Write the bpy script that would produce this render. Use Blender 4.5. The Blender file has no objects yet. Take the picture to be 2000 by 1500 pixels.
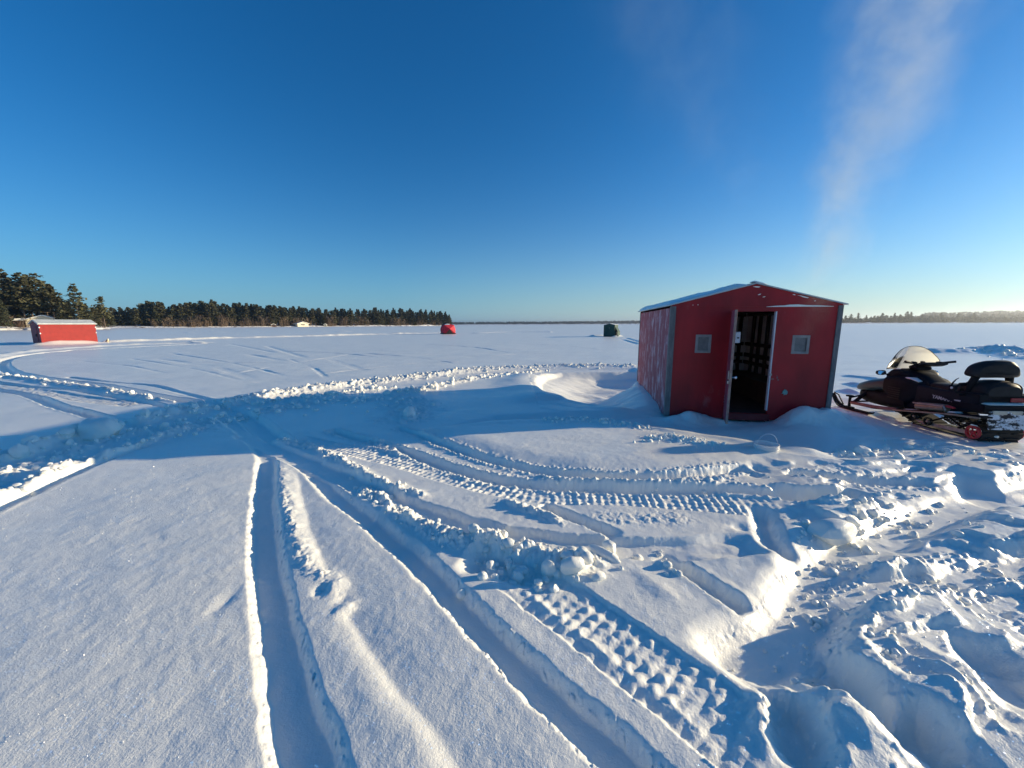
import bpy, bmesh, math, random
import numpy as np
from mathutils import Vector, Matrix

random.seed(7)
rng = np.random.default_rng(11)
scene = bpy.context.scene
COL = scene.collection
R = math.radians

# ------------------------------------------------------------------ camera
EYE = 1.55
FPX = 752.0                      # focal length in pixels of a 2000 px wide frame
PITCH, ROLL = R(8.78), R(0.24)
fw = Vector((0, math.cos(PITCH), -math.sin(PITCH)))
up0 = Vector((0, math.sin(PITCH), math.cos(PITCH)))
rt0 = Vector((1, 0, 0))
rt = rt0 * math.cos(ROLL) - up0 * math.sin(ROLL)
up = up0 * math.cos(ROLL) + rt0 * math.sin(ROLL)
cam = bpy.data.cameras.new("camera")
cam.sensor_width = 36.0
cam.lens = 36.0 * FPX / 2000.0
cam.clip_start = 0.05
cam.clip_end = 30000
camo = bpy.data.objects.new("camera", cam)
COL.objects.link(camo)
camo.matrix_world = Matrix(((rt.x, up.x, -fw.x, 0), (rt.y, up.y, -fw.y, 0), (rt.z, up.z, -fw.z, EYE), (0, 0, 0, 1)))
scene.camera = camo


def ray(x, y):
    return rt * ((x - 1000) / FPX) + up * ((750 - y) / FPX) + fw


def at(x, y, z=0.0):             # where a sight line meets the level z
    d = ray(x, y)
    t = (z - EYE) / d.z
    return Vector((d.x * t, d.y * t, z))


def far(x, dist, z=0.0):         # ground point in direction of column x at a forward distance
    u = (x - 1000) / FPX
    return Vector((u * dist * math.cos(PITCH), dist, z))


# ------------------------------------------------------------------ light
SUN_AZ, SUN_EL = R(79.0), R(10.9)
sdir = Vector((math.sin(SUN_AZ) * math.cos(SUN_EL), math.cos(SUN_AZ) * math.cos(SUN_EL), math.sin(SUN_EL)))
sl = bpy.data.lights.new("sun", 'SUN')
sl.energy = 5.0
sl.angle = R(0.5)
sl.color = (1.0, 0.82, 0.54)
so = bpy.data.objects.new("sun", sl)
so.rotation_euler = (-sdir).to_track_quat('-Z', 'Y').to_euler()
so.location = (30, 10, 20)
COL.objects.link(so)

world = bpy.data.worlds.new("World")
scene.world = world
world.use_nodes = True
wn = world.node_tree
wn.nodes.clear()
sky = wn.nodes.new('ShaderNodeTexSky')
sky.sky_type = 'NISHITA'
sky.sun_disc = False
sky.sun_elevation = SUN_EL
sky.sun_rotation = SUN_AZ
sky.altitude = 200
sky.air_density = 1.0
sky.dust_density = 0.45
sky.ozone_density = 2.6
hs = wn.nodes.new('ShaderNodeHueSaturation')
hs.inputs['Saturation'].default_value = 1.08
tint = wn.nodes.new('ShaderNodeMix')
tint.data_type = 'RGBA'
tint.blend_type = 'MULTIPLY'
tint.inputs[0].default_value = 1.0
tint.inputs[7].default_value = (0.45, 0.92, 1.34, 1)
bg = wn.nodes.new('ShaderNodeBackground')
bg.inputs['Strength'].default_value = 0.086
wo = wn.nodes.new('ShaderNodeOutputWorld')
wn.links.new(sky.outputs[0], tint.inputs[6])
wn.links.new(tint.outputs[2], hs.inputs['Color'])
wtc = wn.nodes.new('ShaderNodeTexCoord')


def wmath(op, a, b=None):
    n_ = wn.nodes.new('ShaderNodeMath')
    n_.operation = op
    n_.use_clamp = False
    for i_, v_ in enumerate((a, b)):
        if v_ is None:
            continue
        if isinstance(v_, (int, float)):
            n_.inputs[i_].default_value = v_
        else:
            wn.links.new(v_, n_.inputs[i_])
    return n_.outputs[0]


wsep = wn.nodes.new('ShaderNodeSeparateXYZ')
wn.links.new(wtc.outputs['Generated'], wsep.inputs[0])
low = wmath('POWER', wmath('SUBTRACT', 1.0, wmath('MINIMUM', wmath('ABSOLUTE', wsep.outputs[2]), 1.0)), 9.0)
sunny = wmath('ADD', wmath('MULTIPLY', wsep.outputs[0], math.sin(SUN_AZ) * 0.5), wmath('MULTIPLY', wsep.outputs[1], math.cos(SUN_AZ) * 0.5))
sunny = wmath('MINIMUM', wmath('MAXIMUM', wmath('MULTIPLY', wmath('ADD', sunny, 0.05), 2.4), 0.0), 1.0)
hcol = wn.nodes.new('ShaderNodeMix')
hcol.data_type = 'RGBA'
wn.links.new(sunny, hcol.inputs[0])
hcol.inputs[6].default_value = (2.2, 4.1, 5.6, 1)
hcol.inputs[7].default_value = (5.2, 5.9, 5.6, 1)
hmix = wn.nodes.new('ShaderNodeMix')
hmix.data_type = 'RGBA'
wn.links.new(wmath('MULTIPLY', low, 0.85), hmix.inputs[0])
wn.links.new(hs.outputs[0], hmix.inputs[6])
wn.links.new(hcol.outputs[2], hmix.inputs[7])
wn.links.new(hmix.outputs[2], bg.inputs[0])
wn.links.new(bg.outputs[0], wo.inputs[0])

vs = scene.view_settings
vs.view_transform = 'Standard'
vs.look = 'None'
vs.gamma = 1
vs.exposure = 0.51
scene.cycles.volume_step_rate = 1.0
scene.cycles.max_bounces = 8
scene.cycles.sample_clamp_indirect = 8


# ------------------------------------------------------------------ materials
def nodes_of(name):
    m = bpy.data.materials.new(name)
    m.use_nodes = True
    nt = m.node_tree
    nt.nodes.clear()
    out = nt.nodes.new('ShaderNodeOutputMaterial')
    return m, nt, out


def N(nt, typ, **kw):
    n = nt.nodes.new(typ)
    for k, v in kw.items():
        if k in n.inputs:
            n.inputs[k].default_value = v
        else:
            setattr(n, k, v)
    return n


def ramp(nt, fac, stops):
    r = nt.nodes.new('ShaderNodeValToRGB')
    el = r.color_ramp.elements
    while len(el) < len(stops):
        el.new(0.5)
    for e, (p, c) in zip(el, stops):
        e.position = p
        e.color = (*c, 1) if len(c) == 3 else c
    nt.links.new(fac, r.inputs[0])
    return r


def mat(name, c1, c2=None, rough=0.6, metal=0.0, scale=6.0, stretch=(1, 1, 1), bump=0.0, bscale=40.0, spec=0.4, lo=0.35, hi=0.65, extra=None, detail=6.0, rand=0.0):
    m, nt, out = nodes_of(name)
    b = N(nt, 'ShaderNodeBsdfPrincipled', Roughness=rough, Metallic=metal)
    b.inputs['Specular IOR Level'].default_value = spec
    tc = nt.nodes.new('ShaderNodeTexCoord')
    mp = N(nt, 'ShaderNodeMapping')
    mp.inputs['Scale'].default_value = stretch
    nt.links.new(tc.outputs['Object'], mp.inputs[0])
    c2 = c2 or tuple(x * 0.75 for x in c1)
    no = N(nt, 'ShaderNodeTexNoise', Scale=scale, Detail=detail, Roughness=0.6)
    nt.links.new(mp.outputs[0], no.inputs['Vector'])
    rp = ramp(nt, no.outputs['Fac'], [(lo, c2), (hi, c1)])
    colr = rp.outputs[0]
    if extra:                                   # a third tone in patches: wear, frost, stains
        c3, sc3, st3, lo3, hi3 = extra
        mp3 = N(nt, 'ShaderNodeMapping')
        mp3.inputs['Scale'].default_value = st3
        nt.links.new(tc.outputs['Object'], mp3.inputs[0])
        n3 = N(nt, 'ShaderNodeTexNoise', Scale=sc3, Detail=8.0, Roughness=0.7)
        nt.links.new(mp3.outputs[0], n3.inputs['Vector'])
        r3 = ramp(nt, n3.outputs['Fac'], [(lo3, (0, 0, 0)), (hi3, (1, 1, 1))])
        mx = N(nt, 'ShaderNodeMix', data_type='RGBA')
        nt.links.new(r3.outputs[0], mx.inputs[0])
        nt.links.new(colr, mx.inputs[6])
        mx.inputs[7].default_value = (*c3, 1)
        colr = mx.outputs[2]
    if rand:
        oi = nt.nodes.new('ShaderNodeObjectInfo')
        hv = nt.nodes.new('ShaderNodeHueSaturation')
        mr = N(nt, 'ShaderNodeMapRange')
        mr.inputs[3].default_value = 1 - rand
        mr.inputs[4].default_value = 1 + rand
        nt.links.new(oi.outputs['Random'], mr.inputs[0])
        nt.links.new(mr.outputs[0], hv.inputs['Value'])
        nt.links.new(colr, hv.inputs['Color'])
        colr = hv.outputs[0]
    nt.links.new(colr, b.inputs['Base Color'])
    if bump:
        nb = N(nt, 'ShaderNodeTexNoise', Scale=bscale, Detail=4.0)
        nt.links.new(mp.outputs[0], nb.inputs['Vector'])
        bp = N(nt, 'ShaderNodeBump', Strength=bump, Distance=0.01)
        nt.links.new(nb.outputs['Fac'], bp.inputs['Height'])
        nt.links.new(bp.outputs[0], b.inputs['Normal'])
    nt.links.new(b.outputs[0], out.inputs[0])
    return m


def snow_mat(name, sparkle=True, grain=1.0):
    m, nt, out = nodes_of(name)
    L = nt.links.new
    b = N(nt, 'ShaderNodeBsdfPrincipled', Roughness=0.5)
    b.inputs['Specular IOR Level'].default_value = 0.4
    b.inputs['Coat Weight'].default_value = 0.55
    b.inputs['Coat Roughness'].default_value = 0.30
    b.inputs['Coat IOR'].default_value = 1.31
    tc = nt.nodes.new('ShaderNodeTexCoord')
    n0 = N(nt, 'ShaderNodeTexNoise', Scale=0.8, Detail=5.0)
    L(tc.outputs['Object'], n0.inputs['Vector'])
    rp = ramp(nt, n0.outputs['Fac'], [(0.3, (0.89, 0.88, 0.81)), (0.7, (0.93, 0.92, 0.85))])
    L(rp.outputs[0], b.inputs['Base Color'])
    n1 = N(nt, 'ShaderNodeTexNoise', Scale=95.0, Detail=3.0, Roughness=0.65)
    L(tc.outputs['Object'], n1.inputs['Vector'])
    n2 = N(nt, 'ShaderNodeTexNoise', Scale=330.0, Detail=2.0)
    L(tc.outputs['Object'], n2.inputs['Vector'])
    b1 = N(nt, 'ShaderNodeBump', Strength=0.75 * grain, Distance=0.004)
    L(n1.outputs['Fac'], b1.inputs['Height'])
    b2 = N(nt, 'ShaderNodeBump', Strength=0.6 * grain, Distance=0.0012)
    L(n2.outputs['Fac'], b2.inputs['Height'])
    L(b1.outputs[0], b2.inputs['Normal'])
    L(b2.outputs[0], b.inputs['Normal'])
    last = b.outputs[0]
    if sparkle:                                   # rare frost crystals that face their own way
        vo = N(nt, 'ShaderNodeTexVoronoi', Scale=110.0)
        L(tc.outputs['Object'], vo.inputs['Vector'])
        sep = nt.nodes.new('ShaderNodeSeparateColor')
        L(vo.outputs['Color'], sep.inputs[0])
        g1 = N(nt, 'ShaderNodeMath', operation='GREATER_THAN')
        L(sep.outputs[2], g1.inputs[0])
        g1.inputs[1].default_value = 0.90
        g2 = N(nt, 'ShaderNodeMath', operation='LESS_THAN')
        L(vo.outputs['Distance'], g2.inputs[0])
        g2.inputs[1].default_value = 0.30
        mu = N(nt, 'ShaderNodeMath', operation='MULTIPLY')
        L(g1.outputs[0], mu.inputs[0])
        L(g2.outputs[0], mu.inputs[1])
        sub = N(nt, 'ShaderNodeVectorMath', operation='SUBTRACT')
        L(vo.outputs['Color'], sub.inputs[0])
        sub.inputs[1].default_value = (0.5, 0.5, 0.12)
        nrm = N(nt, 'ShaderNodeVectorMath', operation='NORMALIZE')
        L(sub.outputs[0], nrm.inputs[0])
        gl = N(nt, 'ShaderNodeBsdfGlossy', Roughness=0.16)
        L(mu.outputs[0], gl.inputs['Color'])
        L(nrm.outputs[0], gl.inputs['Normal'])
        mx = nt.nodes.new('ShaderNodeAddShader')
        L(last, mx.inputs[0])
        L(gl.outputs[0], mx.inputs[1])
        last = mx.outputs[0]
    L(last, out.inputs[0])
    return m


def glass_mat(name, tint, alpha=0.5, rough=0.1):
    m, nt, out = nodes_of(name)
    b = N(nt, 'ShaderNodeBsdfPrincipled', Roughness=rough)
    b.inputs['Base Color'].default_value = (*tint, 1)
    tr = nt.nodes.new('ShaderNodeBsdfTransparent')
    mx = N(nt, 'ShaderNodeMixShader')
    mx.inputs[0].default_value = alpha
    nt.links.new(tr.outputs[0], mx.inputs[1])
    nt.links.new(b.outputs[0], mx.inputs[2])
    nt.links.new(mx.outputs[0], out.inputs[0])
    return m


M = {}
M['snow'] = snow_mat('snow')
M['snow_plain'] = snow_mat('snow_plain', sparkle=False)
M['white_frost'] = mat('frost_crystal', (0.96, 0.96, 0.95), (0.92, 0.92, 0.92), rough=0.25, spec=0.8)
M['red_front'] = mat('red_painted_plywood', (0.45, 0.014, 0.022), (0.25, 0.007, 0.012), rough=0.5, scale=1.5, stretch=(1.2, 1.2, 0.55), bump=0.25, bscale=30, extra=((0.52, 0.26, 0.25), 2.4, (1, 1, 0.5), 0.60, 1.0))
M['red_door'] = mat('worn_red_door_face', (0.48, 0.11, 0.15), (0.34, 0.05, 0.075), rough=0.6, scale=4, stretch=(1, 1, 0.4), bump=0.2)
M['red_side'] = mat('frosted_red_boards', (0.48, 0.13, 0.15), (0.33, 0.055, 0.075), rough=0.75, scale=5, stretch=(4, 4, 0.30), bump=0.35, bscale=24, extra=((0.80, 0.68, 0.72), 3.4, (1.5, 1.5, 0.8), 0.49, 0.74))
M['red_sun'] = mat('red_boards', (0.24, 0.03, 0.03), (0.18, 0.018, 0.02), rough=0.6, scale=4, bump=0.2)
M['trim'] = mat('weathered_grey_trim', (0.21, 0.20, 0.20), (0.12, 0.12, 0.12), rough=0.6, scale=9, stretch=(3, 3, 0.6), bump=0.15)
M['stud'] = mat('dark_stud_wood', (0.055, 0.040, 0.030), (0.03, 0.022, 0.018), rough=0.8, scale=8)
M['lining'] = mat('grey_lining_board', (0.80, 0.80, 0.78), (0.60, 0.60, 0.60), rough=0.6, scale=3)
M['floor'] = mat('dark_floor_board', (0.06, 0.05, 0.045), (0.03, 0.027, 0.025), rough=0.8)
M['door_edge'] = mat('lit_door_edge', (0.36, 0.27, 0.23), (0.26, 0.15, 0.13), rough=0.7, scale=14)  # paler than the door face, the edge's lit highlight put into its colour
M['white_paint'] = mat('white_paint', (0.78, 0.79, 0.80), (0.66, 0.67, 0.69), rough=0.5)
M['skid'] = mat('brown_timber', (0.16, 0.10, 0.075), (0.08, 0.05, 0.04), rough=0.8)
M['steel'] = mat('dull_steel', (0.42, 0.43, 0.44), (0.30, 0.30, 0.31), rough=0.35, metal=0.9, scale=20)
M['chrome'] = mat('bright_steel', (0.75, 0.75, 0.75), (0.6, 0.6, 0.6), rough=0.18, metal=1.0)
M['pane'] = mat('frosted_window_pane', (0.20, 0.20, 0.20), (0.14, 0.14, 0.145), rough=0.45, scale=12)
M['wframe'] = mat('grey_window_frame', (0.34, 0.32, 0.31), (0.24, 0.23, 0.22), rough=0.6)
M['foam'] = mat('green_foam', (0.30, 0.46, 0.42), (0.20, 0.34, 0.31), rough=0.8, scale=20)
M['roof_metal'] = mat('snow_dusted_roof_metal', (0.62, 0.66, 0.66), (0.46, 0.50, 0.50), rough=0.5, scale=3)
M['black'] = mat('black_plastic', (0.008, 0.011, 0.017), (0.005, 0.007, 0.011), rough=0.6, scale=9, spec=0.12)
M['rubber'] = mat('black_rubber', (0.020, 0.020, 0.020), (0.012, 0.012, 0.012), rough=0.75, scale=14)
M['vinyl'] = mat('black_seat_vinyl', (0.016, 0.017, 0.021), (0.011, 0.012, 0.015), rough=0.6, scale=14, spec=0.25, bump=0.1, bscale=120)
M['hood'] = mat('dark_teal_gelcoat', (0.016, 0.062, 0.085), (0.012, 0.050, 0.070), rough=0.36, scale=3, spec=0.35)
M['side_panel'] = mat('charcoal_side_panel', (0.012, 0.017, 0.026), (0.008, 0.012, 0.019), rough=0.62, scale=4, spec=0.12)
M['alu'] = mat('dull_aluminium', (0.50, 0.49, 0.47), (0.34, 0.33, 0.32), rough=0.4, metal=0.7, scale=20)
M['tan'] = mat('tan_metal', (0.42, 0.37, 0.28), (0.28, 0.25, 0.19), rough=0.4, metal=0.5, scale=12)
M['arm_red'] = mat('dusty_maroon_metal', (0.30, 0.16, 0.15), (0.18, 0.09, 0.09), rough=0.5, scale=12)
M['red_plastic'] = mat('red_plastic', (0.62, 0.05, 0.06), (0.50, 0.035, 0.045), rough=0.4, scale=8)
M['lens_red'] = mat('red_lens', (0.35, 0.02, 0.03), (0.25, 0.015, 0.02), rough=0.25)
M['amber'] = mat('amber_lens', (0.75, 0.24, 0.02), (0.6, 0.16, 0.015), rough=0.3)
M['letter'] = mat('pale_lettering', (0.62, 0.60, 0.62), (0.5, 0.48, 0.5), rough=0.5, scale=50)
M['flap'] = mat('snow_caked_flap', (0.78, 0.80, 0.83), (0.66, 0.68, 0.72), rough=0.7, scale=6, bump=0.6, bscale=22, extra=((0.02, 0.02, 0.022), 8.0, (1, 1, 2.0), 0.50, 0.54))
M['beige'] = mat('dirty_cream_plastic', (0.55, 0.53, 0.44), (0.42, 0.40, 0.34), rough=0.6, scale=10)
M['mirror'] = mat('mirror_glass', (0.85, 0.87, 0.9), (0.8, 0.82, 0.85), rough=0.04, metal=1.0)
m_, nt_, out_ = nodes_of('smoky_windshield')
a_ = nt_.nodes.new('ShaderNodeBsdfTransparent')
a_.inputs[0].default_value = (0.95, 0.92, 0.84, 1)
b_ = N(nt_, 'ShaderNodeBsdfTranslucent')
b_.inputs[0].default_value = (0.84, 0.82, 0.74, 1)
c_ = N(nt_, 'ShaderNodeMixShader')
c_.inputs[0].default_value = 0.32
nt_.links.new(a_.outputs[0], c_.inputs[1])
nt_.links.new(b_.outputs[0], c_.inputs[2])
d_ = N(nt_, 'ShaderNodeBsdfGlossy', Roughness=0.08)
e_ = N(nt_, 'ShaderNodeFresnel', IOR=1.25)
f_ = N(nt_, 'ShaderNodeMixShader')
nt_.links.new(e_.outputs[0], f_.inputs[0])
nt_.links.new(c_.outputs[0], f_.inputs[1])
nt_.links.new(d_.outputs[0], f_.inputs[2])
nt_.links.new(f_.outputs[0], out_.inputs[0])
M['shield'] = m_
M['clear'] = glass_mat('added_window_pane', (0.5, 0.5, 0.5), 0.25, 0.1)
M['bucket'] = glass_mat('cloudy_white_pail', (0.80, 0.80, 0.80), 0.85, 0.35)
M['wire'] = mat('bright_wire', (0.80, 0.80, 0.80), (0.7, 0.7, 0.7), rough=0.3, metal=0.8)
M['tent_red'] = mat('red_tent_fabric', (0.62, 0.030, 0.055), (0.50, 0.02, 0.04), rough=0.7, scale=3)
M['tent_dark'] = mat('dark_tent_fabric', (0.030, 0.025, 0.030), (0.02, 0.018, 0.02), rough=0.7)
M['tent_green'] = mat('dark_green_tent_fabric', (0.022, 0.075, 0.060), (0.016, 0.052, 0.044), rough=0.7, scale=3)
M['shack_red'] = mat('bright_red_boards', (0.31, 0.016, 0.015), (0.25, 0.012, 0.012), rough=0.65, scale=3, extra=((0.80, 0.45, 0.42), 5.0, (1, 1, 4), 0.68, 0.78))
M['shack_end'] = mat('dull_maroon_boards', (0.30, 0.10, 0.11), (0.20, 0.06, 0.07), rough=0.7, scale=5)
M['cream'] = mat('cream_siding', (0.66, 0.62, 0.50), (0.56, 0.52, 0.42), rough=0.7)
M['brown_wall'] = mat('brown_siding', (0.13, 0.08, 0.055), (0.09, 0.055, 0.04), rough=0.8)
M['dark_glass'] = mat('dark_window_glass', (0.05, 0.055, 0.06), (0.035, 0.04, 0.045), rough=0.15)
M['bark'] = mat('pine_bark', (0.17, 0.125, 0.095), (0.09, 0.07, 0.055), rough=0.9, scale=4, stretch=(1, 1, 0.3))
M['pine'] = mat('pine_needles', (0.118, 0.112, 0.056), (0.042, 0.046, 0.025), rough=0.75, scale=0.55, rand=0.3, detail=3, spec=0.2)
M['spruce'] = mat('spruce_needles', (0.082, 0.088, 0.050), (0.032, 0.038, 0.024), rough=0.75, scale=0.55, rand=0.3, detail=3, spec=0.2)
M['twig'] = mat('bare_twigs', (0.22, 0.165, 0.115), (0.13, 0.095, 0.070), rough=0.85, scale=0.7, rand=0.3, spec=0.2)
M['shore'] = mat('snowy_brushy_bank', (0.80, 0.80, 0.82), (0.76, 0.76, 0.78), rough=0.7, scale=0.3, extra=((0.085, 0.062, 0.045), 0.22, (1, 1, 2.5), 0.52, 0.60))
M['far_wood'] = mat('far_forest', (0.026, 0.032, 0.028), (0.014, 0.019, 0.018), rough=0.85, scale=0.06, detail=5, spec=0.1)


# ------------------------------------------------------------------ mesh helpers
class MB:
    def __init__(self):
        self.v, self.f = [], []

    def add(self, vs, fs):
        o = len(self.v)
        self.v += [tuple(p) for p in vs]
        self.f += [tuple(i + o for i in q) for q in fs]
        return self

    def box(self, x0, x1, y0, y1, z0, z1, mtx=None):
        vs = [(x, y, z) for z in (z0, z1) for y in (y0, y1) for x in (x0, x1)]
        if mtx:
            vs = [mtx @ Vector(p) for p in vs]
        return self.add(vs, [(0, 2, 3, 1), (4, 5, 7, 6), (0, 1, 5, 4), (2, 6, 7, 3), (1, 3, 7, 5), (0, 4, 6, 2)])

    def prism(self, pts, axis, a, b):            # outline in the other two axes, extruded a..b along axis
        n = len(pts)

        def put(p, q):
            return {'x': (q, p[0], p[1]), 'y': (p[0], q, p[1]), 'z': (p[0], p[1], q)}[axis]
        vs = [put(p, a) for p in pts] + [put(p, b) for p in pts]
        fs = [tuple(range(n))[::-1], tuple(range(n, 2 * n))] + [(i, (i + 1) % n, (i + 1) % n + n, i + n) for i in range(n)]
        return self.add(vs, fs)

    def tube(self, path, r, n=8, caps=True):
        path = [Vector(p) for p in path]
        rs = r if isinstance(r, (list, tuple)) else [r] * len(path)
        rings = []
        ref = None
        for i, p in enumerate(path):
            t = (path[min(i + 1, len(path) - 1)] - path[max(i - 1, 0)]).normalized()
            if ref is None:
                ref = t.orthogonal().normalized()
            ref = (ref - t * ref.dot(t))
            ref = ref.normalized() if ref.length > 1e-6 else t.orthogonal().normalized()
            b = t.cross(ref)
            rings.append([p + (ref * math.cos(2 * math.pi * k / n) + b * math.sin(2 * math.pi * k / n)) * rs[i] for k in range(n)])
        vs = [q for rg in rings for q in rg]
        fs = []
        for i in range(len(path) - 1):
            for k in range(n):
                fs.append((i * n + k, i * n + (k + 1) % n, (i + 1) * n + (k + 1) % n, (i + 1) * n + k))
        if caps:
            fs.append(tuple(range(n))[::-1])
            fs.append(tuple(range((len(path) - 1) * n, len(path) * n)))
        return self.add(vs, fs)

    def loft(self, secs, n=24, e=2.6, axis='y'):  # closed superellipse sections along y: (y, cx, z0, z1, halfwidth)
        vs, fs = [], []
        for s in secs:
            y, cx, z0, z1, w = s[:5]
            ee = s[5] if len(s) > 5 else e
            for k in range(n):
                a = 2 * math.pi * k / n
                c, q = math.cos(a), math.sin(a)
                px = cx + w * math.copysign(abs(c) ** (2 / ee), c)
                pz = (z0 + z1) / 2 + (z1 - z0) / 2 * math.copysign(abs(q) ** (2 / ee), q)
                vs.append((px, y, pz))
        for i in range(len(secs) - 1):
            for k in range(n):
                fs.append((i * n + k, i * n + (k + 1) % n, (i + 1) * n + (k + 1) % n, (i + 1) * n + k))
        fs.append(tuple(range(n))[::-1])
        fs.append(tuple(range((len(secs) - 1) * n, len(secs) * n)))
        return self.add(vs, fs)

    def lathe(self, prof, n=24, mtx=None, caps=True):       # (r, z) profile about z
        vs = [(r * math.cos(2 * math.pi * k / n), r * math.sin(2 * math.pi * k / n), z) for r, z in prof for k in range(n)]
        if mtx:
            vs = [mtx @ Vector(p) for p in vs]
        fs = [(i * n + k, i * n + (k + 1) % n, (i + 1) * n + (k + 1) % n, (i + 1) * n + k) for i in range(len(prof) - 1) for k in range(n)]
        if caps:
            fs.append(tuple(range(n))[::-1])
            fs.append(tuple(range((len(prof) - 1) * n, len(prof) * n)))
        return self.add(vs, fs)

    def wall(self, us, vs_, holes, t, put):      # panel with real openings; put(u, v, w) -> point
        U = sorted(set([us[0], us[1]] + [h[i] for h in holes for i in (0, 1)]))
        V = sorted(set([vs_[0], vs_[1]] + [h[i] for h in holes for i in (2, 3)]))

        def solid(i, j):
            if i < 0 or j < 0 or i >= len(U) - 1 or j >= len(V) - 1:
                return False
            cu, cv = (U[i] + U[i + 1]) / 2, (V[j] + V[j + 1]) / 2
            return not any(h[0] < cu < h[1] and h[2] < cv < h[3] for h in holes)
        for i in range(len(U) - 1):
            for j in range(len(V) - 1):
                if not solid(i, j):
                    continue
                a, b, c, d = U[i], U[i + 1], V[j], V[j + 1]
                self.add([put(a, c, 0), put(b, c, 0), put(b, d, 0), put(a, d, 0)], [(0, 1, 2, 3)])
                self.add([put(a, c, t), put(b, c, t), put(b, d, t), put(a, d, t)], [(3, 2, 1, 0)])
                for (di, dj, p, q) in ((-1, 0, (a, c), (a, d)), (1, 0, (b, d), (b, c)), (0, -1, (b, c), (a, c)), (0, 1, (a, d), (b, d))):
                    if not solid(i + di, j + dj):
                        self.add([put(*p, 0), put(*q, 0), put(*q, t), put(*p, t)], [(0, 1, 2, 3)])
        return self

    def build(self, name, m, parent=None, smooth=False, bevel=0.0, weld=True, sub=0):
        me = bpy.data.meshes.new(name)
        me.from_pydata(self.v, [], self.f)
        if weld or bevel:
            bm = bmesh.new()
            bm.from_mesh(me)
            bmesh.ops.remove_doubles(bm, verts=bm.verts, dist=1e-5)
            bmesh.ops.recalc_face_normals(bm, faces=bm.faces)
            bm.to_mesh(me)
            bm.free()
        for mm in (m if isinstance(m, (list, tuple)) else [m]):
            me.materials.append(mm)
        if smooth:
            me.polygons.foreach_set('use_smooth', [True] * len(me.polygons))
        o = bpy.data.objects.new(name, me)
        COL.objects.link(o)
        if parent:
            o.parent = parent
        if bevel:
            b = o.modifiers.new('bevel', 'BEVEL')
            b.width = bevel
            b.segments = 2
            b.limit_method = 'ANGLE'
        if sub:
            s = o.modifiers.new('subdiv', 'SUBSURF')
            s.levels = sub
            s.render_levels = sub
        if smooth and not sub:
            try:
                me.set_sharp_from_angle(angle=R(40))
            except Exception:
                pass
        return o


def tag(o, label=None, cat=None, group=None, kind=None):
    if label:
        o['label'] = label
    if cat:
        o['category'] = cat
    if group:
        o['group'] = group
    if kind:
        o['kind'] = kind
    return o


def empty(name, loc, rz=0.0, rx=0.0, ry=0.0):
    o = bpy.data.objects.new(name, None)
    o.location = loc
    o.rotation_euler = (rx, ry, rz)
    o.empty_display_size = 0.2
    COL.objects.link(o)
    return o


# ------------------------------------------------------------------ noise on arrays
def _hash(ix, iy, seed):
    h = (ix.astype(np.int64) * 374761393 + iy.astype(np.int64) * 668265263 + seed * 1274126177) & 0xFFFFFFFF
    h = ((h ^ (h >> 13)) * 1274126177) & 0xFFFFFFFF
    h = (h ^ (h >> 16)) & 0xFFFFFF
    return (h / float(0xFFFFFF)).astype(np.float32)


def vnoise(x, y, seed=0):        # gradient-free smooth lattice noise, -1..1
    ix, iy = np.floor(x), np.floor(y)
    fx, fy = (x - ix).astype(np.float32), (y - iy).astype(np.float32)
    ux, uy = fx * fx * fx * (fx * (fx * 6 - 15) + 10), fy * fy * fy * (fy * (fy * 6 - 15) + 10)
    a, b = _hash(ix, iy, seed), _hash(ix + 1, iy, seed)
    c, d = _hash(ix, iy + 1, seed), _hash(ix + 1, iy + 1, seed)
    return ((a + (b - a) * ux) * (1 - uy) + (c + (d - c) * ux) * uy) * 2 - 1


def fbm(x, y, seed=0, octv=4, gain=0.5):
    s, a, t = 0, 1.0, 0.0
    ca, sa = math.cos(0.6), math.sin(0.6)
    for i in range(octv):
        s = s + a * vnoise(x, y, seed + i * 17)
        t += a
        x, y = (x * ca - y * sa) * 2.03 + 11.3, (x * sa + y * ca) * 2.03 + 4.7
        a *= gain
    return s / t


def worley(x, y, seed=0):
    ix, iy = np.floor(x), np.floor(y)
    best = np.full(x.shape, 9.0, np.float32)
    cid = np.zeros(x.shape, np.float32)
    for dx in (-1, 0, 1):
        for dy in (-1, 0, 1):
            gx, gy = ix + dx, iy + dy
            px = gx + _hash(gx, gy, seed)
            py = gy + _hash(gx, gy, seed + 5)
            d = np.hypot(x - px, y - py).astype(np.float32)
            k = d < best
            best = np.where(k, d, best)
            cid = np.where(k, _hash(gx, gy, seed + 9), cid)
    return best, cid


def blocks(x, y, seed=0):        # broken angular lumps, 0..1
    ix, iy = np.floor(x), np.floor(y)
    best = np.full(x.shape, 9.0, np.float32)
    hh = np.zeros(x.shape, np.float32)
    for dx in (-1, 0, 1):
        for dy in (-1, 0, 1):
            gx, gy = ix + dx, iy + dy
            ox = x - gx - _hash(gx, gy, seed)
            oy = y - gy - _hash(gx, gy, seed + 5)
            a = _hash(gx, gy, seed + 9) * np.pi
            u, v = ox * np.cos(a) + oy * np.sin(a), -ox * np.sin(a) + oy * np.cos(a)
            d = np.maximum(np.abs(u) * 0.85, np.abs(v) * 1.15) * 0.75 + np.hypot(u, v) * 0.35
            tx, ty = _hash(gx, gy, seed + 11) - 0.5, _hash(gx, gy, seed + 13) - 0.5
            top = np.clip(0.25 + 0.75 * _hash(gx, gy, seed + 15) + 1.6 * (tx * u + ty * v), 0.05, 1.2)
            k = d < best
            best = np.where(k, d, best)
            hh = np.where(k, top, hh)
    return hh * (1 - sst(0.34, 0.50, best))


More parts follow.
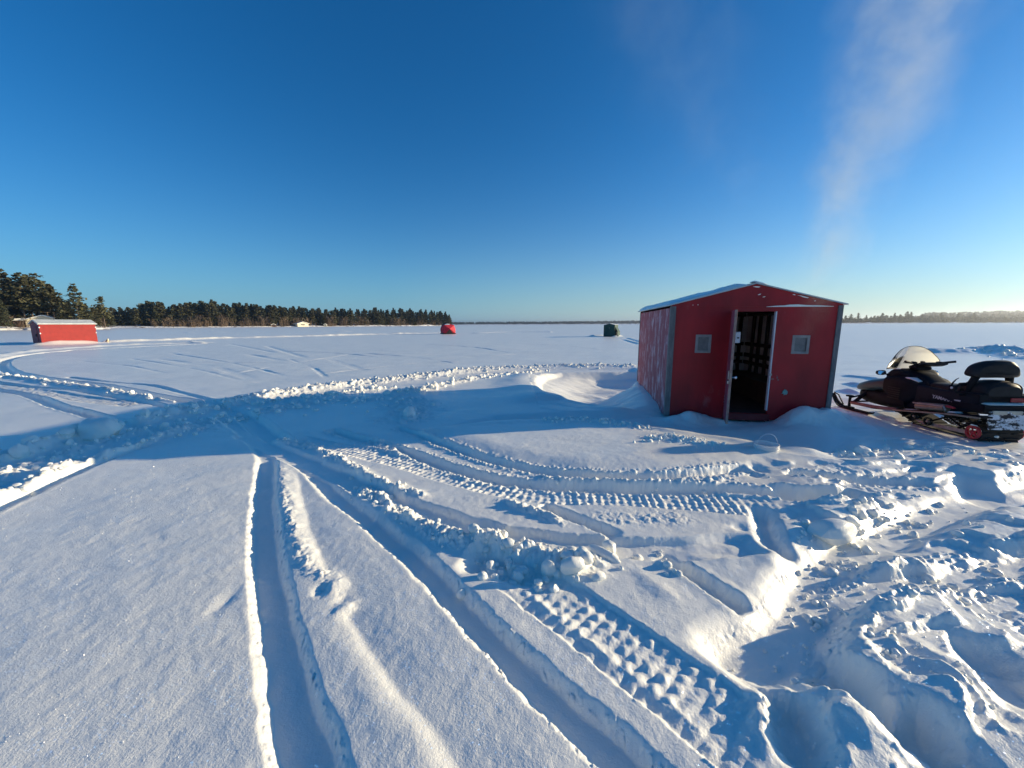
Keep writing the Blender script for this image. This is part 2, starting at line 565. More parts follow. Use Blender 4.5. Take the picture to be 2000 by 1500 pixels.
def sst(a, b, x):
    t = np.clip((x - a) / (b - a), 0, 1)
    return t * t * (3 - 2 * t)


# ------------------------------------------------------------------ the snow surface
TH = np.concatenate([np.linspace(-math.pi, -1.16, 60, endpoint=False), np.linspace(-1.16, 1.16, 1120), np.linspace(1.16, math.pi, 61)[1:]])
RR = np.concatenate([np.exp(np.linspace(math.log(0.30), math.log(92.0), 1640)), np.exp(np.linspace(math.log(93.0), math.log(9000.0), 150))])
NR, NT = len(RR), len(TH)
X = (RR[:, None] * np.sin(TH)[None, :]).astype(np.float32)
Y = (RR[:, None] * np.cos(TH)[None, :]).astype(np.float32)
RAD = np.broadcast_to(RR[:, None], X.shape)
H = np.zeros_like(X)
NEAR = (RAD < 90) & (np.abs(TH)[None, :] < 1.5)


def spline(pts, step=None):
    P = [np.array((p[0], p[1]), float) for p in pts]
    if len(P) == 2:
        P = [P[0], (P[0] + P[1]) / 2, P[1]]
    P = [2 * P[0] - P[1]] + P + [2 * P[-1] - P[-2]]
    out = []
    for i in range(1, len(P) - 2):
        a, b, c, d = P[i - 1], P[i], P[i + 1], P[i + 2]
        L = np.linalg.norm(c - b)
        st = step or 0.035 * max(1.0, np.linalg.norm(b))
        n = max(2, int(L / st))
        for k in range(n):
            t = k / n
            out.append(0.5 * ((2 * b) + (-a + c) * t + (2 * a - 5 * b + 4 * c - d) * t * t + (-a + 3 * b - 3 * c + d) * t ** 3))
    out.append(P[-2])
    return np.array(out)


def dist_to(curve, rad):
    """nearest distance, side and run along a curve for every vertex within rad"""
    D = np.full(X.shape, 1e6, np.float32)
    S = np.zeros(X.shape, np.float32)
    T = np.zeros(X.shape, np.float32)
    run = 0.0
    for i in range(len(curve) - 1):
        a, b = curve[i], curve[i + 1]
        L = float(np.hypot(*(b - a)))
        if L < 1e-6:
            continue
        rs = np.hypot(*np.array([a, b]).T)
        r0, r1 = max(0.05, rs.min() - rad), rs.max() + rad
        i0, i1 = np.searchsorted(RR, r0), np.searchsorted(RR, r1)
        ths = np.arctan2([a[0], b[0]], [a[1], b[1]])
        if rs.min() < rad * 1.3 or abs(ths[0] - ths[1]) > math.pi:
            j0, j1 = 0, NT
        else:
            dth = math.asin(min(0.99, rad / rs.min()))
            j0, j1 = np.searchsorted(TH, ths.min() - dth), np.searchsorted(TH, ths.max() + dth)
        if i1 <= i0 or j1 <= j0:
            run += L
            continue
        sl_ = (slice(i0, i1), slice(j0, j1))
        ux, uy = (b - a) / L
        dx, dy = X[sl_] - a[0], Y[sl_] - a[1]
        t = np.clip(dx * ux + dy * uy, 0, L)
        ex, ey = dx - t * ux, dy - t * uy
        d = np.hypot(ex, ey)
        k = d < D[sl_]
        D[sl_] = np.where(k, d, D[sl_])
        S[sl_] = np.where(k, np.sign(dy * ux - dx * uy), S[sl_])
        T[sl_] = np.where(k, t + run, T[sl_])
        run += L
    m = D < rad
    return m, D[m], S[m], T[m], run


def path(px, z=0.0):
    return [at(x, y, z)[:2] for x, y in px]


def groove(px, w, depth, bank=0.008, edge=0.025, rough=0.008, keep=0.15, fin=0.15, fout=0.15, crumb=0.0, world=False, seed=1, shoulder=0.006):
    c = spline(px if world else path(px))
    m, d, s, t, L = dist_to(c, w / 2 + 0.35)
    x, y = X[m], Y[m]
    rf = 1.3 / w
    dn = d + rough * fbm(x * rf, y * rf, seed, 2) * (1.4 + 1.6 * vnoise(x * 1.1, y * 1.1, seed + 5)) + 0.0035 * vnoise(x * 24, y * 24, seed + 6) * (vnoise(x * 2.3, y * 2.3, seed + 8) > 0.1)
    f = sst(0, fin, t) * sst(0, fout, L - t)
    k = (1 - sst(w / 2 - edge, w / 2 + edge, dn)) * f
    h = H[m]
    bot = -depth + h * keep + 0.004 * fbm(x * 9, y * 9, seed + 3, 3)
    bot = bot + depth * 0.25 * np.clip(np.abs(dn) / (w / 2), 0, 1) ** 4
    h = h * (1 - k) + bot * k
    bm_ = bank * f * np.exp(-((dn - w / 2 - 0.028) / 0.035) ** 2) * (0.6 + 0.6 * fbm(x * 5, y * 5, seed + 7, 3))
    if crumb:
        F1, cid = worley(x * 26, y * 26, seed)
        bm_ = bm_ + crumb * f * np.clip(1 - (F1 / 0.5) ** 2, 0, 1) * (cid > 0.45) * np.exp(-((dn - w / 2 - 0.03) / 0.05) ** 2)
    bm_ = bm_ - shoulder * f * np.exp(-np.clip(dn - w / 2, 0, None) / 0.045) * (1 - k)
    H[m] = h + np.where(dn > w / 2 - edge, bm_, bm_ * 0.3)


def rubble(px, w, height, cell=0.09, amp=None, seed=3, fin=0.3, fout=0.3, world=False):
    c = spline(px if world else path(px))
    m, d, s, t, L = dist_to(c, w * 1.1)
    x, y = X[m], Y[m]
    f = sst(0, fin, t) * sst(0, fout, L - t)
    dn = d + w * 0.25 * fbm(x * 3 / w * 0.5, y * 3 / w * 0.5, seed, 3)
    k = np.exp(-(dn / (w * 0.5)) ** 2) * f
    amp = amp if amp is not None else cell * 0.5
    wx, wy = x + 0.03 * fbm(x * 12, y * 12, seed + 2, 2), y + 0.03 * fbm(x * 12, y * 12, seed + 4, 2)
    lump = blocks(wx / cell, wy / cell, seed) * (0.5 + 0.5 * (vnoise(x / cell * 0.6, y / cell * 0.6, seed + 40) > -0.2)) + 0.45 * blocks(wx / (cell * 0.45), wy / (cell * 0.45), seed + 31)
    H[m] = H[m] + k * (height * (0.75 + 0.5 * fbm(x / w * 1.2, y / w * 1.2, seed + 9, 3)) + amp * lump)


def ridge(px, w, height, wob=0.3, seed=5, fin=0.3, fout=0.3, world=False):
    c = spline(px if world else path(px))
    m, d, s, t, L = dist_to(c, w * 1.6)
    x, y = X[m], Y[m]
    f = sst(0, fin, t) * sst(0, fout, L - t)
    dn = d + w * wob * fbm(x / w * 0.8, y / w * 0.8, seed, 3)
    H[m] = H[m] + f * height * np.exp(-(dn / (w * 0.5)) ** 2) * (0.8 + 0.5 * fbm(x / w * 0.5, y / w * 0.5, seed + 1, 2))


def tread(px, w, depth, pitch=0.066, lug=0.026, cols=5, seed=2, fin=0.3, fout=0.3, wear=0.35):
    c = spline(path(px))
    m, d, s, t, L = dist_to(c, w / 2 + 0.12)
    x, y = X[m], Y[m]
    f = sst(0, fin, t) * sst(0, fout, L - t)
    sd = d * s
    dn = d + 0.012 * fbm(x * 12, y * 12, seed, 3)
    k = (1 - sst(w / 2 - 0.012, w / 2 + 0.012, dn)) * f
    tt = t + 0.010 * fbm(x * 9, y * 10, seed + 1, 2) + 0.003 * np.cos(2 * np.pi * sd / w * cols)
    bar = np.clip(0.5 + 0.5 * np.cos(2 * np.pi * tt / pitch), 0, 1) ** 0.9
    lumps = 0.72 + 0.28 * np.cos(2 * np.pi * sd / w * cols)
    cellr = _hash(np.floor(tt / pitch + 0.5), np.floor(sd / w * cols + 0.5), seed + 50)
    lumps = lumps * (0.35 + 0.95 * cellr)
    worn = np.clip(0.9 + wear * 2.0 * fbm(x * 3.2, y * 3.2, seed + 4, 3), 0.15, 1.25)
    h = H[m]
    bot = -depth + h * 0.25 + lug * bar * lumps * worn + 0.005 * fbm(x * 22, y * 22, seed + 6, 3)
    H[m] = h * (1 - k) + bot * k


def poly_mask(px, rad, world=False):
    pts = np.array(px if world else path(px), float)
    cl = np.vstack([pts, pts[:1]])
    fine = []
    for i in range(len(cl) - 1):
        n = max(1, int(np.linalg.norm(cl[i + 1] - cl[i]) / 0.3))
        for k in range(n):
            fine.append(cl[i] + (cl[i + 1] - cl[i]) * k / n)
    fine.append(cl[-1])
    fine = np.array(fine)
    big = np.max(np.ptp(pts, axis=0))
    m, d, s, t, L = dist_to(fine, min(big, rad))
    lo, hi = pts.min(0) - rad, pts.max(0) + rad
    box = (X > lo[0]) & (X < hi[0]) & (Y > lo[1]) & (Y < hi[1])
    D = np.full(X.shape, rad, np.float32)
    D[m] = d
    x, y = X[box], Y[box]
    ins = np.zeros(x.shape, bool)
    for i in range(len(pts)):
        x1, y1 = pts[i]
        x2, y2 = pts[(i + 1) % len(pts)]
        if y1 == y2:
            continue
        cnd = ((y1 > y) != (y2 > y)) & (x < (x2 - x1) * (y - y1) / (y2 - y1) + x1)
        ins ^= cnd
    sd = D[box] * np.where(ins, 1, -1)
    return box, sd, x, y


def hollow(px, depth, soft, world=False, wob=0.1, seed=4):
    b, sd, x, y = poly_mask(px, max(soft * 1.5, 0.4) + 0.2, world)
    sd = sd + wob * fbm(x * 2.2, y * 2.2, seed, 3)
    H[b] = H[b] - depth * sst(-0.02, soft, sd)


def bump(px, rx, ry, h, rot=0.0, z=0.0, world=False, p=2.0, seed=6, wob=0.25):
    c = np.array(px if world else at(px[0], px[1], z)[:2])
    rr = max(rx, ry) * 2.2
    b = (np.abs(X - c[0]) < rr) & (np.abs(Y - c[1]) < rr)
    x, y = X[b] - c[0], Y[b] - c[1]
    ca, sa = math.cos(rot), math.sin(rot)
    u, v = (x * ca + y * sa) / rx, (-x * sa + y * ca) / ry
    q = np.hypot(u, v) * (1 + wob * fbm(X[b] / max(rx, ry) * 1.6, Y[b] / max(rx, ry) * 1.6, seed, 3))
    H[b] = H[b] + h * np.exp(-q ** p)


# shed and sled frames (used by the terrain too)
S_TH = R(9.93)
S_O = Vector((2.707, 6.675, -0.005))
S_X = Vector((math.cos(S_TH), -math.sin(S_TH), 0))
S_Y = Vector((math.sin(S_TH), math.cos(S_TH), 0))
S_W, S_D, S_HE, S_HR = 2.58, 3.40, 1.868, 2.20


def shed_pt(a, b):
    p = S_O + S_X * a + S_Y * b
    return (p.x, p.y)


# gentle wind-packed surface
near = NEAR
xn, yn = X[near], Y[near]
fadeN = np.exp(-RAD[near] / 25)
H[near] += 0.016 * fbm(xn * 0.55, yn * 0.8, 1, 3) + fadeN * 0.0065 * fbm(xn * 0.9 + yn * 0.5, yn * 1.6 - xn * 0.4, 9, 2) + fadeN * (0.0065 * fbm(xn * 2.0 + yn * 0.8, yn * 3.4 - xn * 0.6, 2, 3))
ca, sa = math.cos(R(18)), math.sin(R(18))
farm = (RAD > 6) & (RAD < 1200)
xf, yf = X[farm], Y[farm]
uf, vf = xf * ca + yf * sa, -xf * sa + yf * ca
w6 = sst(6, 14, RAD[farm])
H[farm] += w6 * (0.020 * np.clip(fbm(uf * 0.10, vf * 0.55, 21, 4), 0, 1) + 0.012 * fbm(uf * 0.4, vf * 1.7, 22, 3) + 0.03 * fbm(uf * 0.03, vf * 0.12, 23, 3))

# wind-scoured hollow along the shed's left wall, the banked snow against it, dug-out apron in front
SC = [(0.85, 12.2), (0.55, 10.8), (0.50, 9.7), (0.62, 8.9), (1.0, 8.0), (1.6, 7.3), (2.25, 6.85), shed_pt(0.0, 0.15), shed_pt(0.0, 3.3), shed_pt(1.0, 3.35), (6.2, 10.6), (6.5, 12.6), (4.4, 13.2), (2.7, 13.1), (1.6, 13.0)]
b, sd, x, y = poly_mask(SC, 2.2, True)
m_, d_, s_, t_, L_ = dist_to(spline([(1.6, 13.2), (0.85, 12.2), (0.55, 10.8), (0.50, 9.7), (0.62, 8.9), (1.0, 8.0), (1.6, 7.3), (2.2, 6.9)]), 2.4)
dl = np.full(X.shape, 2.4, np.float32)
dl[m_] = d_
m_, d_, s_, t_, L_ = dist_to(spline([shed_pt(0.0, -0.4), shed_pt(0.0, 1.5), shed_pt(0.0, 2.7)]), 2.4)
dw = np.full(X.shape, 2.4, np.float32)
dw[m_] = d_
H[b] -= 0.52 * sst(0.0, 0.30, sd + 0.04 * fbm(x * 1.5, y * 1.5, 45, 2)) * sst(0.0, 1.25, dw[b] + 0.06 * fbm(x * 1.3, y * 1.3, 46, 2)) * (0.35 * sst(0, 0.35, dl[b]) + 0.65 * sst(0.1, 1.7, dl[b]))
ridge([(0.50, 11.8), (0.22, 10.6), (0.20, 9.5), (0.34, 8.6), (0.75, 7.7)], 0.9, 0.14, world=True, wob=0.1)
m_, d_, s_, t_, L_ = dist_to(spline([shed_pt(0.1, 0.1), shed_pt(0.1, 1.2), shed_pt(0.1, 2.4), shed_pt(0.2, 3.8)]), 1.4)
H[m_] += 0.07 * sst(0.0, 2.2, t_) * np.exp(-(d_ / 0.5) ** 2)
b_ = (X > 0.5) & (X < 4.5) & (Y > 6.8) & (Y < 13)
H[b_] += 0.040 * fbm(X[b_] * 1.2 - Y[b_] * 0.6, Y[b_] * 2.2 + X[b_] * 0.9, 41, 3) * sst(0, 1.0, 4.5 - X[b_])
hollow([(815, 842), (900, 832), (1010, 824), (1120, 824), (1230, 830), (1350, 848), (1440, 862), (1530, 874), (1620, 886), (1700, 888), (1730, 850), (1640, 800), (1500, 780), (1290, 790), (1150, 800), (960, 812)], 0.13, 0.45, wob=0.04)
ridge([(815, 848), (900, 838), (1010, 829), (1120, 829), (1230, 835), (1350, 853), (1440, 867), (1530, 880), (1640, 893)], 0.30, 0.065, wob=0.15)
rubble([(1060, 829), (1120, 829), (1180, 832), (1240, 840), (1290, 846)], 0.30, 0.02, cell=0.07, seed=12)
for (a, b, rx, ry, h) in ((0.42, -0.16, 0.22, 0.20, 0.15), (0.12, -0.2, 0.3, 0.25, 0.08), (2.02, -0.20, 0.26, 0.26, 0.26), (2.38, -0.22, 0.28, 0.25, 0.20), (2.05, -0.62, 0.55, 0.40, 0.10), (2.6, 0.1, 0.25, 0.3, 0.14), (0.75, -0.12, 0.25, 0.15, 0.08)):
    bump(shed_pt(a, b), rx, ry, h, rot=-S_TH, world=True)
m_, d_, s_, t_, L_ = dist_to(spline([shed_pt(S_W, 0.1), shed_pt(S_W, 1.8), shed_pt(S_W, 3.4)]), 0.9)
H[m_] += 0.10 * np.exp(-(d_ / 0.3) ** 2)
b, sd, x, y = poly_mask([(815, 845), (900, 836), (1010, 829), (1120, 829), (1230, 836), (1350, 854), (1440, 868), (1530, 882), (1640, 900), (1720, 915), (1500, 905), (1470, 912), (1300, 928), (1150, 929), (1000, 906), (880, 872)], 0.5)
H[b] += 0.07 * sst(-0.25, 0.35, sd)
# slush thrown out beside the plateau edge
rubble([(1265, 868), (1310, 866), (1360, 872), (1395, 876)], 0.22, 0.012, cell=0.045, amp=0.028, seed=14)
rubble([(1290, 857), (1330, 858)], 0.16, 0.006, cell=0.04, amp=0.02, seed=15)

# broad messy trail swinging in from the lower left and round behind
groove([(-160, 1000), (-30, 930), (90, 895), (200, 860), (320, 825), (430, 803), (540, 778), (680, 757), (830, 738), (960, 727), (1100, 722), (1250, 722)], 1.15, 0.07, bank=0.0090, edge=0.25, rough=0.05, keep=0.5, fin=0.1)
rubble([(-90, 1010), (0, 972), (60, 946), (120, 915), (180, 894), (235, 880), (280, 866), (330, 849), (390, 832)], 0.24, 0.080, cell=0.08, amp=0.032, seed=20, fin=0.1)
groove([(-90, 1035), (0, 990), (70, 958), (150, 920), (230, 888), (290, 868)], 0.16, 0.06, bank=0.0090, fin=0.05)
rubble([(-60, 945), (0, 922), (50, 902), (100, 893), (160, 870), (240, 846), (320, 826)], 0.34, 0.060, cell=0.09, amp=0.036, seed=22, fin=0.1)
rubble([(-40, 905), (0, 893), (50, 878), (107, 860), (187, 837), (237, 827), (312, 812), (387, 795), (437, 786)], 0.30, 0.06, cell=0.18, amp=0.07, seed=24, fin=0.1)
rubble([(425, 790), (470, 779), (560, 765), (640, 754), (700, 747), (800, 736), (900, 725), (1000, 718), (1100, 715), (1200, 715), (1250, 716)], 0.50, 0.060, cell=0.115, amp=0.050, seed=26)
rubble([(490, 784), (580, 777), (645, 771), (700, 763), (760, 757)], 0.30, 0.055, cell=0.10, amp=0.045, seed=27)
rubble([(740, 772), (790, 766), (823, 762), (860, 753), (900, 745), (960, 731), (1065, 721)], 0.30, 0.060, cell=0.11, amp=0.05, seed=28)
rubble([(300, 850), (400, 822), (500, 800), (620, 785), (760, 778), (800, 800), (790, 830)], 0.9, 0.0, cell=0.17, amp=0.055, seed=29)

# left-hand ski loops and track
groove([(410, 671), (280, 677), (150, 684), (60, 692), (20, 700), (4, 710), (14, 722), (50, 733), (105, 743), (175, 749), (250, 763), (325, 778), (430, 790), (480, 812), (540, 858)], 0.34, 0.11, bank=0.0225, edge=0.05)
ridge([(420, 669), (280, 673), (150, 680), (50, 688), (-10, 698), (-25, 712)], 0.55, 0.13)
groove([(430, 786), (360, 768), (290, 752), (200, 744), (130, 737)], 0.14, 0.03, bank=0.0090)
rubble([(-60, 730), (0, 735), (75, 745), (175, 757), (250, 770), (312, 780), (362, 784)], 0.26, 0.06, cell=0.13, amp=0.05, seed=33)
groove([(-60, 742), (0, 748), (62, 755), (137, 761), (212, 773), (287, 786), (350, 800)], 0.16, 0.07)
tread([(-60, 748), (0, 753), (80, 765), (150, 777), (215, 785), (275, 792)], 0.38, 0.03, seed=35)
groove([(-80, 752), (-30, 757), (50, 770), (112, 792), (150, 803), (220, 820), (320, 836)], 0.22, 0.09, bank=0.0135)
# far ridges thrown up by passing machines, and banks round the distant shelters
ridge([(-120, 676), (-30, 674), (60, 672), (100, 671)], 1.0, 0.22, seed=51)
ridge([(195, 669), (260, 667), (350, 664), (450, 661), (600, 657), (750, 653), (862, 651)], 0.9, 0.26, seed=52)
ridge([(340, 669), (400, 671)], 0.6, 0.12, seed=55)
ridge([(360, 650), (480, 648), (620, 648), (680, 648)], 2.5, 0.25, seed=53)
ridge([(925, 651), (1000, 649), (1080, 649)], 1.6, 0.16, seed=56)
ridge([(1155, 657), (1178, 656.5)], 0.9, 0.22, seed=57)
ridge([(1197, 658), (1214, 657)], 0.6, 0.2, seed=58)
for px in ((445, 671, 540, 690), (520, 676, 600, 700), (560, 672, 660, 668), (480, 692, 560, 706), (640, 700, 720, 726), (300, 700, 420, 716), (420, 716, 500, 742), (690, 668, 760, 661)):
    groove([(px[0], px[1]), (px[2], px[3])], 0.30, 0.012, bank=0.003, edge=0.12, fin=1.5, fout=1.5)
for px in ((250, 700, 480, 745), (330, 690, 560, 735), (430, 735, 700, 690), (560, 700, 640, 740), (600, 735, 860, 705), (520, 685, 760, 700), (700, 690, 900, 712), (380, 708, 640, 716), (150, 705, 330, 730), (820, 672, 1000, 690), (900, 700, 1100, 690), (1000, 672, 1180, 684)):
    groove([(px[0], px[1]), ((px[0] + px[2]) / 2 + 8, (px[1] + px[3]) / 2 - 3), (px[2], px[3])], 0.14, 0.012, bank=0.004, edge=0.05, fin=1.5, fout=1.5)
for px in ((1215, 663, 1245, 672), (1222, 660, 1250, 668)):
    groove([(px[0], px[1]), (px[2], px[3])], 0.5, 0.06, bank=0.0135, fin=0.5)
# ploughed bank and drifts beyond the snowmobile
ridge([(1808, 689), (1850, 688), (1890, 687), (1930, 687), (1990, 692), (2060, 694), (2150, 690)], 1.1, 0.28, seed=61, wob=0.5)
rubble([(1880, 686), (1940, 687), (2000, 700), (2070, 705)], 1.3, 0.10, cell=0.4, amp=0.07, seed=62)
for px in (((1640, 733), (1680, 737), (1730, 744)), ((1640, 748), (1670, 752), (1710, 760)), ((1640, 760), (1665, 766), (1690, 774))):
    ridge(list(px), 0.24, 0.07, seed=63)

# ski grooves and paddle tracks running up to the trail junction
groove([(430, 812), (470, 838), (505, 868), (521, 895), (517, 960), (517, 1040), (522, 1110), (532, 1170), (549, 1260), (574, 1377), (610, 1500), (650, 1620)], 0.185, 0.060, bank=0.003, edge=0.030, rough=0.012, seed=71)
ridge([(548, 905), (556, 950), (562, 1000), (574, 1050), (590, 1090), (612, 1120)], 0.14, 0.014, wob=0.8, seed=72)
rubble([(545, 905), (552, 950), (560, 1000), (575, 1050), (600, 1095), (640, 1130), (668, 1165)], 0.11, 0.006, cell=0.085, amp=0.014, seed=73)
# soft old groove
c_ = spline(path([(580, 910), (592, 965), (608, 1025), (628, 1080), (655, 1128), (676, 1185), (699, 1218), (743, 1290), (797, 1362), (856, 1432), (900, 1500), (985, 1620)]))
m_, d_, s_, t_, L_ = dist_to(c_, 0.7)
sd_ = d_ * s_ + 0.010 * fbm(X[m_] * 5, Y[m_] * 5, 75, 3)
H[m_] += sst(0, 0.5, t_) * np.where(sd_ < 0, -0.017 * np.exp(-(np.abs(sd_) / 0.045) ** 2) + 0.004 * np.exp(-((sd_ + 0.12) / 0.06) ** 2), -0.017 * np.exp(-(np.abs(sd_) / 0.15) ** 1.3))
bump((655, 1140), 0.05, 0.09, 0.028, rot=0.5)
bump((674, 1185), 0.045, 0.055, 0.026)
bump((628, 1150), 0.04, 0.05, -0.022)
bump((438, 1175), 0.04, 0.10, -0.011, rot=0.1)
ridge([(470, 1150), (478, 1200), (500, 1290)], 0.06, 0.003)
# tread of the wide track, running off to the right
tread([(560, 855), (620, 868), (700, 881), (780, 898), (860, 921), (940, 943), (1020, 959), (1100, 966), (1200, 969), (1300, 974), (1400, 982), (1500, 990), (1580, 998)], 0.37, 0.022, pitch=0.068, lug=0.018, seed=77, fin=0.4, fout=0.5)
rubble([(536, 857), (575, 866), (610, 872), (660, 896), (705, 922), (750, 946), (800, 962), (850, 975)], 0.13, 0.035, cell=0.085, amp=0.03, seed=78)
# deep clean ski grooves
groove([(545, 884), (578, 898), (612, 920), (654, 962), (716, 1008), (767, 1052), (822, 1097), (892, 1172), (960, 1240), (1030, 1310), (1100, 1376), (1200, 1464), (1250, 1510), (1350, 1610)], 0.17, 0.062, bank=0.003, edge=0.030, rough=0.006, seed=81)
groove([(470, 845), (522, 868), (575, 889), (662, 925), (732, 962), (802, 993), (890, 1021), (995, 1048), (1100, 1062), (1225, 1069), (1350, 1071), (1490, 1060)], 0.25, 0.052, bank=0.004, edge=0.03, rough=0.01, seed=83, keep=0.05)
rubble([(690, 940), (740, 968), (790, 1003), (850, 1037), (905, 1058), (960, 1070), (1010, 1080)], 0.17, 0.045, cell=0.085, amp=0.055, seed=84)
rubble([(900, 1035), (960, 1052), (1010, 1068), (1070, 1086), (1130, 1100), (1190, 1085)], 0.22, 0.045, cell=0.11, amp=0.075, seed=85)
groove([(900, 1085), (960, 1098), (1030, 1118), (1100, 1128)], 0.22, 0.07, bank=0.0, edge=0.06, rough=0.03)
rubble([(930, 1080), (1000, 1105), (1060, 1122), (1110, 1115)], 0.22, 0.0, cell=0.12, amp=0.075, seed=86)
groove([(770, 832), (795, 841), (850, 863), (920, 889), (1000, 911), (1080, 925), (1180, 934), (1280, 935), (1380, 927), (1465, 915)], 0.13, 0.05, bank=0.0090, edge=0.015, crumb=0.018, seed=87)
groove([(640, 838), (690, 852), (740, 866), (800, 883), (870, 909), (950, 931), (1050, 946), (1150, 952), (1250, 955), (1350, 955), (1450, 956), (1540, 966)], 0.17, 0.08, bank=0.0099, edge=0.015, crumb=0.02, seed=88)
rubble([(690, 855), (735, 862), (770, 876), (815, 893)], 0.12, 0.06, cell=0.08, amp=0.04, seed=90)
rubble([(1030, 925), (1100, 939), (1180, 943), (1260, 944), (1350, 942), (1450, 936)], 0.10, 0.012, cell=0.07, amp=0.032, seed=91)
groove([(1055, 984), (1100, 1003), (1150, 1023), (1215, 1049)], 0.12, 0.065, bank=0.0090, edge=0.015, seed=92, fin=0.05)
rubble([(960, 972), (1000, 985), (1050, 1002), (1090, 1020), (1120, 1035)], 0.10, 0.03, cell=0.07, amp=0.028, seed=93)
groove([(1486, 984), (1494, 1015), (1510, 1055), (1545, 1090)], 0.15, 0.09, bank=0.004, edge=0.055, rough=0.03, seed=94)
bump((1452, 1028), 0.09, 0.05, -0.035)
rubble([(1120, 1000), (1200, 1010), (1300, 1012), (1380, 1010)], 0.22, 0.0, cell=0.07, amp=0.010, seed=95)
# lower paddle track with its knobbly imprint
tread([(990, 1100), (1050, 1145), (1120, 1192), (1192, 1244), (1262, 1296), (1335, 1350), (1410, 1406), (1490, 1470), (1580, 1545)], 0.375, 0.016, pitch=0.068, lug=0.0095, cols=5.5, seed=97, fin=0.35, fout=0.25, wear=0.6)
ridge([(1000, 1137), (1090, 1205), (1180, 1275), (1265, 1342), (1345, 1408), (1440, 1490)], 0.05, 0.016, wob=0.2, seed=98)
# raised block right of it, with its own ski groove, and the sunny broken face beyond
hollow([(1500, 1060), (1555, 1108), (1557, 1172), (1532, 1206), (1492, 1242), (1420, 1268), (1400, 1300), (1470, 1340), (1640, 1260), (1700, 1120), (1650, 1060)], 0.05, 0.22, wob=0.04)
ridge([(1290, 1075), (1380, 1072), (1470, 1078), (1535, 1108), (1545, 1165), (1515, 1205), (1470, 1232)], 0.22, 0.025, wob=0.4, seed=100)
groove([(1283, 1072), (1320, 1098), (1370, 1130), (1420, 1162), (1462, 1190)], 0.13, 0.075, bank=0.0090, edge=0.018, seed=101, fin=0.08, fout=0.06)
ridge([(1215, 1098), (1270, 1135), (1330, 1178), (1362, 1192)], 0.14, 0.018, wob=0.4, seed=102)
rubble([(1285, 1080), (1300, 1105), (1330, 1130)], 0.08, 0.02, cell=0.08, amp=0.03, seed=103)
rubble([(1640, 975), (1690, 985), (1730, 990), (1700, 1020), (1650, 1040)], 0.25, 0.01, cell=0.10, amp=0.03, seed=105)

# trampled snow right of everything: footpaths, holes and broken slabs
MZ = [(1500, 900), (1640, 895), (1760, 868), (1900, 862), (2150, 870), (2700, 1100), (2600, 1620), (1600, 1620), (1500, 1420), (1470, 1330), (1560, 1215), (1640, 1100), (1530, 1060), (1512, 960)]
b, sd, x, y = poly_mask(MZ, 0.6)
k = sst(-0.05, 0.35, sd)
wx = x + 0.12 * fbm(x * 2, y * 2, 120, 3)
wy = y + 0.12 * fbm(x * 2, y * 2, 121, 3)
v_ = fbm(wx * 1.05 + wy * 0.35, wy * 1.75 - wx * 0.4, 122, 3) * 3.2 + 0.4
fr = v_ - np.floor(v_)
ter = np.floor(v_) + sst(0.30, 0.62, fr)
H[b] += k * (0.034 * (ter - 0.6) + 0.022 * fbm(wx * 1.4, wy * 2.0, 123, 2) + 0.008 * fbm(wx * 4, wy * 6, 125, 3))
edge_ = np.exp(-((fr - 0.52) / 0.22) ** 2)
H[b] += k * (0.12 + 0.88 * edge_) * (0.011 * blocks(wx * 11, wy * 11, 124) + 0.005 * blocks(wx * 25, wy * 25, 126))
groove([(1415, 1318), (1452, 1284), (1518, 1240), (1567, 1186), (1612, 1110), (1668, 1062), (1740, 1032), (1800, 1004), (1860, 982), (1930, 962), (2020, 940), (2200, 905)], 0.34, 0.115, bank=0.006, edge=0.10, rough=0.02, keep=0.1, seed=131)
groove([(1620, 1165), (1690, 1138), (1760, 1124), (1850, 1112), (1950, 1090), (2060, 1072), (2250, 1040)], 0.20, 0.09, bank=0.0135, edge=0.05, rough=0.03, keep=0.1, seed=132, crumb=0.02)
groove([(1560, 1255), (1605, 1280), (1645, 1318), (1700, 1368), (1760, 1408), (1840, 1432), (1910, 1440)], 0.24, 0.15, bank=0.0090, edge=0.08, rough=0.04, keep=0.2, seed=133)
groove([(1535, 1345), (1548, 1395), (1560, 1450), (1575, 1530)], 0.17, 0.11, bank=0.0090, edge=0.06, rough=0.03, keep=0.2, seed=134, fin=0.05)
groove([(1890, 1225), (1930, 1265), (1985, 1320), (2080, 1390)], 0.22, 0.11, bank=0.0135, edge=0.08, rough=0.04, keep=0.2, seed=135)
groove([(1850, 930), (1920, 945), (2000, 965), (2150, 960)], 0.55, 0.14, bank=0.0090, edge=0.15, rough=0.06, keep=0.3, seed=136)
groove([(1525, 924), (1620, 930), (1720, 936), (1830, 938)], 0.15, 0.09, bank=0.0135, edge=0.04, rough=0.02, seed=137, crumb=0.02)
groove([(1508, 962), (1580, 968), (1650, 972), (1710, 972)], 0.24, 0.13, bank=0.0135, edge=0.05, rough=0.03, seed=138, crumb=0.02)
ridge([(1385, 1252), (1440, 1300), (1500, 1335), (1508, 1390), (1492, 1450), (1480, 1520)], 0.13, 0.06, wob=0.5, seed=139)
ridge([(1600, 1325), (1640, 1360), (1650, 1400), (1690, 1450), (1720, 1520)], 0.16, 0.06, wob=0.5, seed=140)
ridge([(1690, 1210), (1760, 1235), (1830, 1290), (1890, 1340), (1925, 1400)], 0.22, 0.05, wob=0.5, seed=141)
ridge([(1800, 1430), (1880, 1440), (1930, 1480)], 0.15, 0.06, wob=0.4, seed=142)
ridge([(1520, 985), (1600, 1000), (1690, 1010)], 0.25, 0.03, wob=0.5, seed=143)
for q in ((1470, 925), (1480, 915)):
    bump(q, 0.07, 0.09, -0.05)
